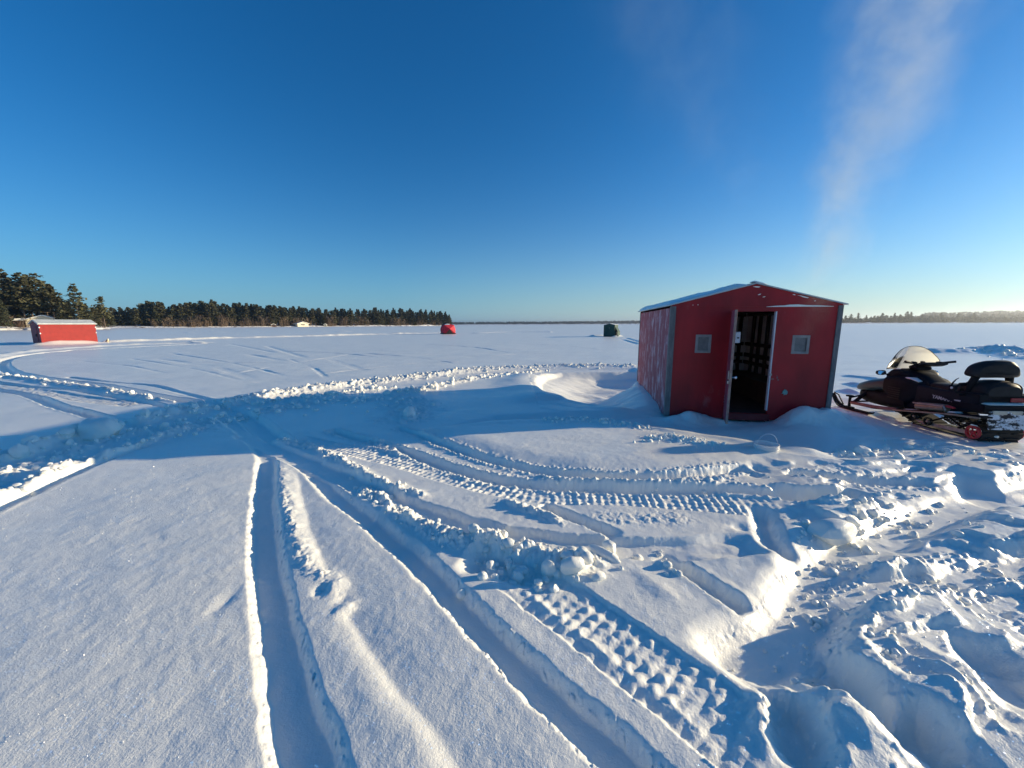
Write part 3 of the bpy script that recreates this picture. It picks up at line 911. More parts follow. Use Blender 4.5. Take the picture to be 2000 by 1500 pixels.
# snow scraped about where the snowmobile stands
b, sd, x, y = poly_mask([(1700, 845), (1800, 850), (1900, 868), (2150, 880), (2200, 905), (1900, 905), (1700, 885), (1600, 880)], 0.5)
H[b] += sst(-0.1, 0.3, sd) * 0.04 * fbm(x * 1.6 + y * 1.2, y * 5.5 - x * 1.5, 150, 4)
SMP = [(6.62 + math.cos(R(5.5)) * a_ + math.sin(R(5.5)) * c_, 5.08 - math.sin(R(5.5)) * a_ + math.cos(R(5.5)) * c_) for a_, c_ in ((-0.62, -0.35), (0.62, -0.35), (0.62, 2.6), (-0.62, 2.6))]
b, sd, x, y = poly_mask(SMP, 0.5, True)
ks = sst(-0.25, 0.15, sd)
H[b] = H[b] * (1 - ks) + ks * (-0.058 + 0.010 * fbm(x * 3, y * 3, 180, 3))
zone = (RR > 1.0) & (RR < 9.5)
i0, i1 = int(np.argmax(zone)), int(len(RR) - np.argmax(zone[::-1]))
for _ in range(1):
    blk = H[i0:i1]
    gr = np.abs(np.gradient(blk, axis=0)) / np.gradient(RR[i0:i1])[:, None]
    gt_ = np.abs(np.gradient(blk, axis=1)) / (RR[i0:i1, None] * np.gradient(TH)[None, :])
    sl2 = sst(0.7, 1.5, np.hypot(gr, gt_))
    for ax_ in (0, 1):
        for _k in range(5):
            sl2 = 0.25 * np.roll(sl2, 1, ax_) + 0.5 * sl2 + 0.25 * np.roll(sl2, -1, ax_)
    sm_ = blk
    for ax_ in (0, 1):
        for _k in range(4):
            sm_ = 0.25 * np.roll(sm_, 1, ax_) + 0.5 * sm_ + 0.25 * np.roll(sm_, -1, ax_)
    wgt = np.clip(sl2 * 1.3, 0, 0.85)
    wgt[:8] = 0
    wgt[-8:] = 0
    xs_, ys_ = X[i0:i1], Y[i0:i1]
    H[i0:i1] = blk * (1 - wgt) + sm_ * wgt
    rough_ = np.clip(sl2 * 1.5, 0, 1)
    kk = rough_ > 0.05
    add_ = np.zeros_like(blk)
    add_[kk] = rough_[kk] * (0.012 * blocks(xs_[kk] * 19, ys_[kk] * 19, 171) + 0.006 * blocks(xs_[kk] * 41, ys_[kk] * 41, 172))
    add_[:8] = 0
    add_[-8:] = 0
    H[i0:i1] += add_
# fine crust relief over the whole foreground
nn = NEAR & (RAD < 9)
xa, ya = X[nn], Y[nn]
fine = np.clip((9 - RAD[nn]) / 5, 0, 1)
H[nn] += fine * (0.0013 * fbm(xa * 26, ya * 26, 160, 2) + 0.0022 * fbm(xa * 8, ya * 8, 161, 2))


def height(x, y):
    r, th = math.hypot(x, y), math.atan2(x, y)
    i = min(max(int(np.searchsorted(RR, r)), 1), NR - 1)
    j = min(max(int(np.searchsorted(TH, th)), 1), NT - 1)
    a = (r - RR[i - 1]) / (RR[i] - RR[i - 1])
    c = (th - TH[j - 1]) / (TH[j] - TH[j - 1])
    a, c = min(max(a, 0), 1), min(max(c, 0), 1)
    return float((H[i - 1, j - 1] * (1 - a) + H[i, j - 1] * a) * (1 - c) + (H[i - 1, j] * (1 - a) + H[i, j] * a) * c)


me = bpy.data.meshes.new("ground")
nv = NR * NT + 1
co = np.empty((nv, 3), np.float32)
co[:-1, 0], co[:-1, 1], co[:-1, 2] = X.ravel(), Y.ravel(), H.ravel()
co[-1] = (0, 0, float(H[0].mean()))
idx = np.arange(NR * NT).reshape(NR, NT)
q = np.stack([idx[:-1, :-1], idx[:-1, 1:], idx[1:, 1:], idx[1:, :-1]], -1).reshape(-1, 4)
nq = len(q)
tri = np.stack([idx[0, 1:], idx[0, :-1], np.full(NT - 1, nv - 1)], -1)
loops = np.concatenate([q.ravel(), tri.ravel()]).astype(np.int32)
me.vertices.add(nv)
me.vertices.foreach_set('co', co.ravel())
me.loops.add(len(loops))
me.loops.foreach_set('vertex_index', loops)
me.polygons.add(nq + len(tri))
me.polygons.foreach_set('loop_start', np.concatenate([np.arange(nq) * 4, nq * 4 + np.arange(len(tri)) * 3]).astype(np.int32))
me.polygons.foreach_set('use_smooth', np.ones(nq + len(tri), bool))
me.update(calc_edges=True)
me.materials.append(M['snow'])
ground = bpy.data.objects.new("ground", me)
COL.objects.link(ground)
tag(ground, kind='structure')


# ------------------------------------------------------------------ loose snow lumps
def ico(sub=1):
    bm = bmesh.new()
    bmesh.ops.create_icosphere(bm, subdivisions=sub, radius=1.0)
    v = np.array([p.co[:] for p in bm.verts])
    f = np.array([[p.index for p in fc.verts] for fc in bm.faces])
    bm.free()
    return v, f


IV, IF = ico(2)
IV3, IF3 = ico(3)


def lump_verts(v, r, seed, blocky=0.5):
    g = np.random.default_rng(seed)
    p = v.copy()
    for _ in range(7):                           # flat broken facets
        n = g.normal(size=3)
        n /= np.linalg.norm(n)
        d = p @ n
        lim = 0.62 + 0.25 * g.random()
        p = p - np.outer(np.clip(d - lim, 0, None), n) * (0.55 + blocky * 0.4)
    p = p * (0.75 + 0.5 * g.random(3))
    p += 0.05 * np.sin(p[:, [1, 2, 0]] * 7 + g.random(3) * 6)
    return p * r


lv, lf, off = [], [], 0


def scatter(px, w, n, r0, r1, sink=0.35, pw=2.2):
    global off
    c = spline(path(px), 0.05)
    for _ in range(n):
        p = c[rng.integers(len(c))] + rng.normal(size=2) * w * 0.42
        r = r0 + (r1 - r0) * rng.random() ** pw
        v = lump_verts(IV, r, int(rng.integers(1e9)))
        a = rng.random() * 6.28
        v = v @ np.array([[math.cos(a), -math.sin(a), 0], [math.sin(a), math.cos(a), 0], [0, 0, 1]])
        z = height(p[0], p[1])
        lv.append(v + np.array([p[0], p[1], z + r * (1 - 2 * sink) * 0.6]))
        lf.append(IF + off)
        off += len(v)


scatter([(700, 945), (790, 1003), (850, 1037), (905, 1058), (960, 1070), (1010, 1080)], 0.16, 90, 0.008, 0.032)
scatter([(905, 1035), (960, 1052), (1010, 1068), (1070, 1086), (1130, 1100), (1190, 1085)], 0.20, 90, 0.010, 0.045)
scatter([(930, 1085), (1000, 1110), (1060, 1125), (1120, 1115)], 0.20, 50, 0.010, 0.045)
scatter([(1560, 1020), (1590, 1060), (1600, 1090), (1580, 1130), (1590, 1165), (1600, 1185)], 0.14, 36, 0.008, 0.04)
scatter([(1620, 985), (1690, 985), (1740, 990), (1700, 1020), (1650, 1040)], 0.25, 60, 0.010, 0.045)
scatter([(1480, 1270), (1540, 1235), (1610, 1130), (1680, 1060)], 0.16, 60, 0.006, 0.022)
scatter([(1290, 1075), (1300, 1100), (1340, 1135)], 0.06, 16, 0.010, 0.03)
scatter([(536, 857), (610, 872), (705, 922), (800, 962)], 0.12, 60, 0.008, 0.028)
scatter([(1100, 925), (1250, 935), (1400, 926), (1470, 915)], 0.08, 40, 0.006, 0.02)
scatter([(900, 925), (1050, 942), (1250, 952), (1450, 953)], 0.10, 60, 0.006, 0.025)
scatter([(1265, 868), (1310, 866), (1360, 872), (1395, 876)], 0.18, 130, 0.006, 0.03)
scatter([(1060, 829), (1120, 829), (1180, 832), (1260, 843)], 0.26, 110, 0.008, 0.035)
scatter([(0, 972), (120, 915), (235, 880), (330, 849)], 0.22, 60, 0.01, 0.045)
scatter([(0, 922), (100, 893), (160, 870), (320, 826)], 0.30, 60, 0.01, 0.045)
scatter([(0, 893), (107, 860), (187, 837), (312, 812), (437, 786)], 0.28, 70, 0.02, 0.10)
scatter([(425, 790), (560, 765), (700, 747), (900, 725), (1000, 718), (1240, 715)], 0.55, 330, 0.012, 0.06)
scatter([(490, 784), (645, 771), (760, 757)], 0.30, 90, 0.02, 0.08)
scatter([(740, 772), (823, 762), (900, 745), (1065, 721)], 0.30, 110, 0.02, 0.08)
scatter([(300, 850), (450, 810), (620, 785), (800, 790)], 1.0, 160, 0.015, 0.07)
scatter([(0, 735), (175, 757), (312, 780), (370, 786)], 0.25, 60, 0.02, 0.07)
scatter([(1580, 930), (1750, 960), (1950, 1020), (1980, 1120)], 0.7, 60, 0.006, 0.035)
scatter([(1650, 1150), (1800, 1130), (1960, 1090)], 0.30, 60, 0.006, 0.026)
scatter([(1700, 1230), (1800, 1280), (1880, 1350)], 0.25, 40, 0.005, 0.02)
scatter([(1640, 880), (1760, 880), (1900, 890), (1990, 900)], 0.5, 90, 0.01, 0.05)
scatter([(1880, 686), (1940, 688), (2000, 700), (2070, 705)], 1.2, 60, 0.04, 0.12)
lm = bpy.data.meshes.new("snow_rubble")
V_ = np.concatenate(lv).astype(np.float32)
F_ = np.concatenate(lf).astype(np.int32)
lm.vertices.add(len(V_))
lm.vertices.foreach_set('co', V_.ravel())
lm.loops.add(F_.size)
lm.loops.foreach_set('vertex_index', F_.ravel())
lm.polygons.add(len(F_))
lm.polygons.foreach_set('loop_start', (np.arange(len(F_)) * 3).astype(np.int32))
lm.polygons.foreach_set('use_smooth', np.ones(len(F_), bool))
lm.update(calc_edges=True)
lm.materials.append(M['snow_plain'])
lm.set_sharp_from_angle(angle=R(32))
lo_ = bpy.data.objects.new("snow_rubble", lm)
COL.objects.link(lo_)
tag(lo_, "small broken crumbs of snow strewn along the ski tracks and footpaths", "snow rubble", kind='stuff')


def chunk(px, r, seed, label, sq=(1, 1, 1), lift=0.6, blocky=0.7):
    p = at(*px)
    v = lump_verts(IV3, r, seed, blocky) * np.array(sq)
    b = MB()
    b.add([tuple(q) for q in v], [tuple(q) for q in IF3])
    o = b.build("snow_chunk", M['snow_plain'], smooth=True)
    o.location = (p.x, p.y, height(p.x, p.y) + r * lift)
    o.rotation_euler[2] = seed * 1.3
    tag(o, label, "snow chunk", "loose chunks of snow")
    return o


chunk((1190, 1066), 0.052, 3, "round ball of snow lying at the end of a ski groove", lift=0.8, blocky=0.1)
chunk((1118, 1124), 0.060, 5, "square-edged snow block standing above the knobbly lower paddle track", (1.2, 1, 0.9))
chunk((1072, 1118), 0.055, 8, "upright curled snow slab beside the square block in the dark rubble hollow", (0.6, 1, 1.2))
chunk((1180, 1085), 0.060, 9, "long flat snow lump just below the round snow ball", (1.8, 0.8, 0.6))
chunk((1012, 1122), 0.040, 12, "small round snow lump at the left end of the dark rubble hollow")
chunk((1685, 884), 0.085, 14, "pale bluish snow lump in the shed's shade right of the bucket", (1.3, 1, 0.7), lift=0.35)
chunk((1625, 1035), 0.11, 17, "broken slab of snow tilted up over the deep footpath", (1.6, 1.0, 0.7), lift=0.3)
chunk((195, 845), 0.26, 19, "big square snow block in the shaded trail left of the junction", (1.2, 0.8, 0.8), lift=0.35)
chunk((800, 815), 0.13, 21, "rounded snow lump in the long blue shadow, right of the trail junction", lift=0.3)

# flakes of hoar frost standing on the crust; the ones turned to the sun glint
b = MB()
for _ in range(1500):
    gx, gy = rng.uniform(-60, 1480), 885 + 615 * rng.random() ** 1.3
    p = at(gx, gy)
    z = height(p.x, p.y)
    a = rng.random() * 6.28
    n_ = Vector((math.cos(a), math.sin(a), rng.uniform(-0.1, 0.5))).normalized()
    t1 = n_.orthogonal().normalized()
    t2 = n_.cross(t1)
    r = rng.uniform(0.0010, 0.0020) * (0.6 + 0.35 * p.length)
    c = Vector((p.x, p.y, z + r * 0.7))
    b.add([c + t1 * r, c + t2 * r * 0.7, c - t1 * r, c - t2 * r * 0.7], [(0, 1, 2, 3)])
hf = b.build("hoar_frost", M['white_frost'], weld=False)
tag(hf, "tiny glinting flakes of hoar frost scattered over the untouched snow", "frost", kind='stuff')

# ------------------------------------------------------------------ the red fishing shed
shed = empty("fishing_shed", S_O, -S_TH)
shed.rotation_euler = (0, R(0.27), -S_TH)
tag(shed, "dark red plywood fishing shed with open door, grey trim and snow on its gable roof", "shed")
W_, D_, HE_, HR_ = S_W, S_D, S_HE, S_HR
DX0, DX1, DZ0, DZ1 = 0.975, 1.650, 0.04, 1.758
WIN = [(0.455, 0.645, 1.095, 1.345), (1.940, 2.138, 1.098, 1.343)]
b = MB()
b.wall((0, W_), (-0.06, 1.845), [(DX0, DX1, DZ0, DZ1)] + [(a, c, d, e) for a, c, d, e in WIN], 0.04, lambda u, v, w: (u, w, v))
b.build("front_wall", M['red_front'], shed)
rise = lambda x: HE_ + (HR_ - HE_) * (1 - abs(x - W_ / 2) / (W_ / 2))
b = MB()
b.prism([(0.002, 1.838), (W_ - 0.002, 1.838), (W_ - 0.002, HE_ - 0.004), (W_ / 2, HR_ - 0.004), (0.002, HE_ - 0.004)], 'y', -0.014, 0.038)
b.build("gable_panel", M['red_front'], shed)
b = MB()
b.prism([(0.002, -0.06), (W_ - 0.002, -0.06), (W_ - 0.002, HE_ - 0.004), (W_ / 2, HR_ - 0.004), (0.002, HE_ - 0.004)], 'y', D_ - 0.04, D_)
b.build("back_wall", M['red_sun'], shed)
b = MB()
b.box(0, 0.035, 0.042, D_ - 0.042, -0.06, 1.825)
b.build("side_wall", M['red_side'], shed, bevel=0.004)
b = MB()
ADDED_WIN = (1.25, 2.05, 0.9, 1.45)  # opening in the unseen wall, added so sun brightens the inside
b.wall((0.042, D_ - 0.042), (-0.06, HE_ - 0.006), [ADDED_WIN], 0.035, lambda u, v, w: (W_ - 0.035 + w, u, v))
b.build("side_wall", M['red_sun'], shed)
b = MB()
b.box(W_ - 0.022, W_ - 0.016, ADDED_WIN[0] + .001, ADDED_WIN[1] - .001, ADDED_WIN[2] + .001, ADDED_WIN[3] - .001)
sw = b.build("window", M['clear'], shed)  # pane of the added opening, lets sunlight through
b = MB()
for (x0, x1, y0, y1) in ((-0.006, 0.078, -0.006, 0.0), (-0.007, -0.0005, 0.0005, 0.064)):
    b.box(x0, x1, y0 - (0.012 if x1 > 0.01 else 0), y1, -0.06, HE_ - 0.02)
b.build("corner_trim", M['trim'], shed)
b = MB()
b.box(W_ - 0.062, W_ + 0.008, -0.020, -0.0005, -0.06, HE_ - 0.02)
b.box(W_ + 0.001, W_ + 0.008, 0.0, 0.06, -0.06, HE_ - 0.02)
b.build("corner_trim", M['trim'], shed)
b = MB()
b.box(-0.008, -0.0005, D_ - 0.045, D_ + 0.005, -0.06, HE_ - 0.02)
b.build("corner_trim", M['trim'], shed)
# roof of two sheets with a folded edge, snow lying on it
b = MB()
slope = (HR_ - HE_) / (W_ / 2)
ov = 0.055
for s in (-1, 1):
    e = W_ / 2 + s * (W_ / 2 + ov)
    ze = HE_ - slope * ov
    pts = [(W_ / 2, HR_), (e, ze), (e, ze + 0.018), (W_ / 2, HR_ + 0.018)]
    b.prism(pts if s > 0 else pts[::-1], 'y', -0.045, D_ + 0.05)
roof = b.build("roof", M['roof_metal'], shed)


def roof_snow(side, y0, y1, thick, x_in, x_out, seed, nx=26, ny=60):
    vs, fs = [], []
    g = lambda i, j: i * (ny + 1) + j
    for i in range(nx + 1):
        for j in range(ny + 1):
            u, v = i / nx, j / ny
            d = x_in + (x_out - x_in) * u
            y = y0 + (y1 - y0) * v
            x = W_ / 2 + side * d
            wob = float(fbm(np.array([x * 1.7 + seed]), np.array([y * 1.3]), seed, 3)[0])
            t = thick * (0.75 + 0.6 * wob) * min(1, (min(u, 1 - u) * 9) ** 0.5) * min(1, (min(v, 1 - v) * 22) ** 0.5)
            base = HR_ - slope * d + 0.0185
            vs.append((x, y, base + max(t, 0.0005)))
    n = len(vs)
    for i in range(nx + 1):
        for j in range(ny + 1):
            x, y, z = vs[g(i, j)]
            d = x_in + (x_out - x_in) * i / nx
            vs.append((x, y, HR_ - slope * d + 0.0183))
    for i in range(nx):
        for j in range(ny):
            q = (g(i, j), g(i + 1, j), g(i + 1, j + 1), g(i, j + 1))
            fs.append(q)
            fs.append(tuple(k + n for k in q[::-1]))
    for i in range(nx):
        for j in (0, ny):
            fs.append((g(i, j), g(i, j) + n, g(i + 1, j) + n, g(i + 1, j)))
    for j in range(ny):
        for i in (0, nx):
            fs.append((g(i, j), g(i, j + 1), g(i, j + 1) + n, g(i, j) + n))
    return MB().add(vs, fs).build("roof_snow", M['snow_plain'], roof, smooth=True)


roof_snow(-1, -0.03, D_ + 0.05, 0.075, 0.12, W_ / 2 + ov + 0.012, 3)
roof_snow(1, 0.1, D_ + 0.03, 0.03, -0.02, W_ / 2 - 0.05, 8)
roof_snow(1, -0.05, 0.12, 0.02, -0.06, 0.16, 12, 12, 12)
# snow caught on the lip of the gable panel, frost smears
b = MB()
lp = [(1.47, 1.8395), (1.60, 1.852), (1.72, 1.856), (1.80, 1.868), (1.92, 1.872), (2.05, 1.860), (2.20, 1.856), (2.44, 1.8405)]
b.prism([(x, z - 0.006) for x, z in lp] + [(2.44, 1.828), (1.47, 1.828)], 'y', -0.030, -0.013)
b.build("ledge_snow", M['snow_plain'], shed)
for (cx, cz, rx, rz, k) in ((2.0, 1.985, 0.075, 0.010, 0.35), (1.86, 2.02, 0.02, 0.008, 0.2), (1.35, 2.03, 0.022, 0.008, -0.4), (1.42, 1.99, 0.02, 0.006, -0.3), (0.42, 1.872, 0.008, 0.007, 0), (0.34, 1.868, 0.006, 0.006, 0), (1.30, 2.15, 0.05, 0.010, 0.1), (2.17, 1.92, 0.01, 0.008, 0)):
    n = 14
    pts = [(cx + rx * math.cos(a) * (1 + 0.3 * math.sin(3 * a + cx * 9)), cz - k * rx * math.cos(a) * 0.8 + rz * math.sin(a)) for a in [2 * math.pi * i / n for i in range(n)]]
    MB().prism(pts, 'y', -0.0185, -0.0135).build("frost_patch", M['snow_plain'], shed)
# windows: grey frames standing proud, dull panes
for (a, c, d, e) in WIN:
    b = MB()
    fwd = 0.03
    b.wall((a - fwd, c + fwd), (d - fwd, e + fwd), [(a + 0.012, c - 0.012, d + 0.012, e - 0.012)], 0.012, lambda u, v, w: (u, -0.013 + w, v))
    f = b.build("window", M['wframe'], shed, bevel=0.003)
    b = MB()
    b.box(a + 0.001, c - 0.001, 0.012, 0.018, d + 0.001, e - 0.001)
    b.build("pane", M['pane'], f)
# door jamb, sill, timber skid under the sill
b = MB()
b.box(DX1 - 0.020, DX1 - 0.001, 0.002, 0.06, 0.10, DZ1 - 0.001)
b.box(DX0 + 0.001, DX0 + 0.024, 0.002, 0.06, 0.06, DZ1 - 0.001)
jamb = b.build("door_jamb", M['white_paint'], shed)
b = MB()
b.box(DX1 - 0.034, DX1 + 0.004, -0.016, -0.0065, 0.70, 0.735)
b.build("strike_plate", M['steel'], jamb)
b = MB()
b.box(DX1 - 0.030, DX1 + 0.045, -0.012, -0.0065, 0.640, 0.648)
b.build("hasp", M['steel'], jamb)
b = MB()
b.box(DX0 - 0.03, DX1 + 0.03, -0.022, -0.002, -0.075, 0.035)
b.build("sill", M['red_sun'], shed, bevel=0.004)
b = MB()
b.box(1.36, 1.62, -0.04, 0.20, -0.26, -0.08)
b.build("skid", M['skid'], shed, bevel=0.008)
# the green foam plug in a hole, scratched patch beside the latch
b = MB()
n = 14
b.prism([(1.882 + 0.05 * math.cos(i * 2 * math.pi / n) * (0.75 + 0.3 * math.sin(i * 2.6)), 0.425 + 0.055 * math.sin(i * 2 * math.pi / n) * (0.75 + 0.3 * math.cos(i * 3.1))) for i in range(n)], 'y', -0.022, -0.001)
b.build("foam_plug", M['foam'], shed, bevel=0.004)
for (cx, cz, rx, rz) in ((1.748, 0.668, 0.010, 0.022), (1.765, 0.63, 0.014, 0.012), (1.74, 0.70, 0.006, 0.006)):
    MB().prism([(cx + rx * math.cos(a), cz + rz * math.sin(a)) for a in [2 * math.pi * i / 9 for i in range(9)]], 'y', -0.004, -0.001).build("scratch_patch", M['trim'], shed)
# inside: floor, lining, studs and rails, bench
b = MB()
b.box(0.04, W_ - 0.04, 0.045, D_ - 0.045, -0.02, 0.035)
b.build("shed_floor", M['floor'], shed)
b = MB()
b.wall((0.05, D_ - 0.05), (0.036, 1.86), [ADDED_WIN], 0.006, lambda u, v, w: (W_ - 0.048 + w, u, v))
b.box(0.05, W_ - 0.05, D_ - 0.052, D_ - 0.046, 0.036, 1.86)
b.build("lining", M['lining'], shed)
for y in (0.50, 1.10, 1.70, 2.25, 2.62, 2.95):
    MB().box(W_ - 0.10, W_ - 0.0485, y - 0.035, y + 0.035, 0.036, 1.86).build("wall_stud", M['stud'], shed)
for x in (0.25, 0.85, 1.45, 2.02, 2.36):
    MB().box(x - 0.035, x + 0.035, D_ - 0.10, D_ - 0.0525, 0.036, 1.86).build("wall_stud", M['stud'], shed)
for z, h in ((1.10, 0.06), (0.84, 0.07), (0.66, 0.06), (1.80, 0.06)):
    MB().box(W_ - 0.092, W_ - 0.049, 0.06, D_ - 0.06, z - h, z + h * 0.3).build("wall_rail", M['stud'], shed)
    MB().box(0.06, W_ - 0.12, D_ - 0.092, D_ - 0.053, z - h, z + h * 0.3).build("wall_rail", M['stud'], shed)
b = MB()
b.box(1.95, W_ - 0.105, 0.4, D_ - 0.4, 0.40, 0.45)
b.box(1.97, 2.01, 0.42, D_ - 0.42, 0.036, 0.40)
b.build("bench", M['stud'], shed, bevel=0.005)
b = MB()
for y in (0.8, 1.6, 2.4):
    b.box(0.05, W_ - 0.05, y - 0.02, y + 0.02, 1.79, 1.86)
b.build("ceiling_joist", M['stud'], shed)
# the door, swung out just past square
door = empty("door", (DX0 - 0.03, -0.022, 0.0), R(-(90 + 15.4)))
door.parent = shed
DW = 0.66
b = MB()
b.box(0.0, DW - 0.014, 0.004, 0.036, 0.0, 1.765)
leaf = b.build("door_leaf", M['red_door'], door, bevel=0.003)
b = MB()
b.box(DW - 0.0135, DW, 0.002, 0.038, 0.0, 1.765)
b.build("door_edge", M['door_edge'], door, bevel=0.003)
b = MB()
b.box(DW - 0.15, DW - 0.05, -0.014, 0.003, 0.70, 0.83)
b.box(DW - 0.12, DW - 0.03, -0.02, 0.003, 0.63, 0.68)
b.build("latch", M['steel'], door, bevel=0.003)
b = MB()
b.tube([(DW - 0.045, 0.039, 0.735), (DW - 0.045, 0.085, 0.735)], 0.010)
b.lathe([(0.001, 0), (0.024, 0.003), (0.028, 0.018), (0.020, 0.034), (0.001, 0.038)], 14, Matrix.Translation((DW - 0.045, 0.075, 0.735)) @ Matrix.Rotation(R(-90), 4, 'X'))
b.build("handle", M['chrome'], door, smooth=True)
for z in (0.34, 0.29, 0.24):
    MB().lathe([(0.001, 0), (0.009, 0.001), (0.007, 0.006), (0.001, 0.007)], 8, Matrix.Translation((0.05, 0.0039, z)) @ Matrix.Rotation(R(90), 4, 'X')).build("screw_head", M['alu'], door)
# white box inside, fixed to the back studs
wb = empty("wall_box", shed.matrix_basis @ Vector((1.095, 0.10, 1.235)), -S_TH)
tag(wb, "white box with small dark slot fixed just inside the shed's left door jamb", "box")
MB().box(-0.065, 0.062, -0.02, 0.02, 0.0, 0.185).build("casing", M['white_paint'], wb, bevel=0.006)
MB().box(-0.118, -0.0655, -0.008, 0.008, 0.06, 0.12).build("bracket", M['stud'], wb)
MB().box(0.012, 0.042, -0.024, -0.0205, 0.075, 0.098).build("slot", M['black'], wb)

# pail half sunk behind the snow crest
bz = 0.0
for _ in range(8):
    bp_ = at(1497, 867, bz)
    bz = height(bp_.x, bp_.y) + 0.055
bk = empty("bucket", (bp_.x, bp_.y, bz), R(8))
tag(bk, "cloudy white bucket with raised wire handle, half hidden behind the snow crest before the shed", "bucket")
b = MB()
prof = [(0.108, -0.33), (0.128, -0.04), (0.136, -0.038), (0.136, -0.024), (0.130, -0.022), (0.131, -0.004), (0.137, 0.0), (0.137, 0.006), (0.127, 0.006), (0.122, -0.03), (0.103, -0.325), (0.0005, -0.325)]
b.lathe(prof, 40)
b.build("pail", M['bucket'], bk, smooth=True)
b = MB()
b.tube([(0.139 * math.cos(a), -0.01, 0.139 * math.sin(a) - 0.012) for a in [math.pi * i / 30 for i in range(31)]], 0.0026, 8)
b.build("handle", M['wire'], bk, smooth=True)

# ------------------------------------------------------------------ the snowmobile
YAW = R(5.5)
sm = empty("snowmobile", (6.62, 5.08, 0.0), -YAW)
tag(sm, "black and dark teal snowmobile with smoky windshield and padded backrest, right of the shed", "snowmobile")
# paddle track: a closed belt with lugs
prof = []
for k in range(15):                              # rear idler
    a = R(-90 - 180 * k / 14)
    prof.append((0.05 + 0.112 * math.cos(a), 0.055 + 0.112 * math.sin(a)))
prof += [(0.6, 0.205), (1.15, 0.235)]
for k in range(9):
    a = R(90 - 130 * k / 8)
    prof.append((1.20 + 0.10 * math.cos(a), 0.145 + 0.10 * math.sin(a)))
prof += [(0.95, -0.035), (0.88, -0.055)]
belt = spline(prof + [prof[0]], 0.012)
b = MB()
n = len(belt)
nrm = []
for i in range(n):
    t = belt[(i + 1) % n] - belt[i - 1]
    t /= np.linalg.norm(t) + 1e-9
    nrm.append(np.array([-t[1], t[0]]))
cen = belt.mean(0)
sgn = 1 if np.mean([np.dot(nrm[i], belt[i] - cen) for i in range(n)]) > 0 else -1
nrm = [q * sgn for q in nrm]
vs, fs = [], []
for i in range(n):
    for (x, o) in ((-0.245, 0), (0.245, 0), (0.245, -0.014), (-0.245, -0.014)):
        p = belt[i] + nrm[i] * o
        vs.append((x, p[0], p[1]))
for i in range(n - 1):
    for k in range(4):
        fs.append((i * 4 + k, i * 4 + (k + 1) % 4, (i + 1) * 4 + (k + 1) % 4, (i + 1) * 4 + k))
b.add(vs, fs)
acc, last = 0.0, belt[0]
lugn = 0
for i in range(1, n):
    acc += np.linalg.norm(belt[i] - belt[i - 1])
    if acc >= 0.058:
        acc = 0.0
        lugn += 1
        p, nn_ = belt[i], nrm[i]
        t = np.array([nn_[1], -nn_[0]])
        spans = [(-0.24, -0.10), (-0.07, 0.07), (0.10, 0.24)] if lugn % 2 else [(-0.19, -0.03), (0.03, 0.19)]
        for (x0, x1) in spans:
            c4 = [p + t * 0.009, p - t * 0.009, p - t * 0.006 + nn_ * 0.026, p + t * 0.006 + nn_ * 0.026]
            b.prism([(q[0], q[1]) for q in c4], 'x', x0, x1)
track = b.build("track", M['rubber'], sm)
for i in range(3, n, 9):
    if belt[i][0] < 0.35:
        for x in rng.uniform(-0.22, 0.2, 2):
            p = belt[i] + nrm[i] * 0.012
            v = lump_verts(IV, 0.017, int(rng.integers(1e9)))
            MB().add([tuple(q + np.array([x, p[0], p[1]])) for q in v], [tuple(q) for q in IF]).build("caked_snow", M['snow_plain'], track, smooth=True)
for x in (-0.215, 0.215):
    b = MB()
    b.prism([(0.05, 0.000), (0.82, -0.030), (0.98, 0.03), (1.0, 0.06), (0.86, 0.018), (0.05, 0.055)], 'x', x - 0.012, x + 0.012)
    b.build("slide_rail", M['alu'], sm, bevel=0.003)


def wheel(x, y, z, r, m, w=0.03, spokes=True):
    b = MB()
    mt = Matrix.Translation((x, y, z)) @ Matrix.Rotation(R(90), 4, 'Y')
    b.lathe([(r * 0.74, -w / 2), (r, -w / 2), (r, w / 2), (r * 0.74, w / 2), (r * 0.74, -w / 2)], 28, mt, False)
    wo_ = b.build("idler_wheel", M['rubber'] if not spokes else m, sm, smooth=True)
    b = MB()
    if spokes:
        for k in range(5):
            a = 2 * math.pi * k / 5 + 0.3
            pa = mt @ Vector((r * 0.18 * math.cos(a), r * 0.18 * math.sin(a), 0))
            pb = mt @ Vector((r * 0.80 * math.cos(a), r * 0.80 * math.sin(a), 0))
            b.tube([pa, pb], r * 0.11, 6)
    b.lathe([(0.001, -w * 0.55), (r * 0.3, -w * 0.5), (r * 0.3, w * 0.5), (0.001, w * 0.55)], 16, mt)
    b.build("hub", m, wo_, smooth=True)
    return wo_


wheel(-0.262, 0.045, 0.055, 0.092, M['red_plastic'])
wheel(0.262, 0.045, 0.055, 0.092, M['red_plastic'])
for x in (-0.25, 0.25):
    wheel(x, 0.70, 0.045, 0.062, M['alu'], spokes=False)
    wheel(x, 0.93, 0.07, 0.055, M['alu'], spokes=False)
b = MB()
for x in (-0.20, 0.20):
    b.tube([(x, 0.70, 0.05), (x, 0.42, 0.20)], 0.013)
    b.tube([(x, 0.20, 0.05), (x, 0.50, 0.19)], 0.013)
    b.tube([(x, 0.30, 0.045), (x, 0.14, 0.17)], 0.018)
    b.tube([(x, 0.86, 0.04), (x, 1.05, 0.19)], 0.013)
b.tube([(-0.21, 0.42, 0.19), (0.21, 0.42, 0.19)], 0.014)
b.tube([(-0.21, 0.50, 0.12), (0.21, 0.50, 0.12)], 0.014)
b.tube([(-0.245, 0.045, 0.055), (0.245, 0.045, 0.055)], 0.012)
b.build("suspension_arm", M['black'], sm, smooth=True)
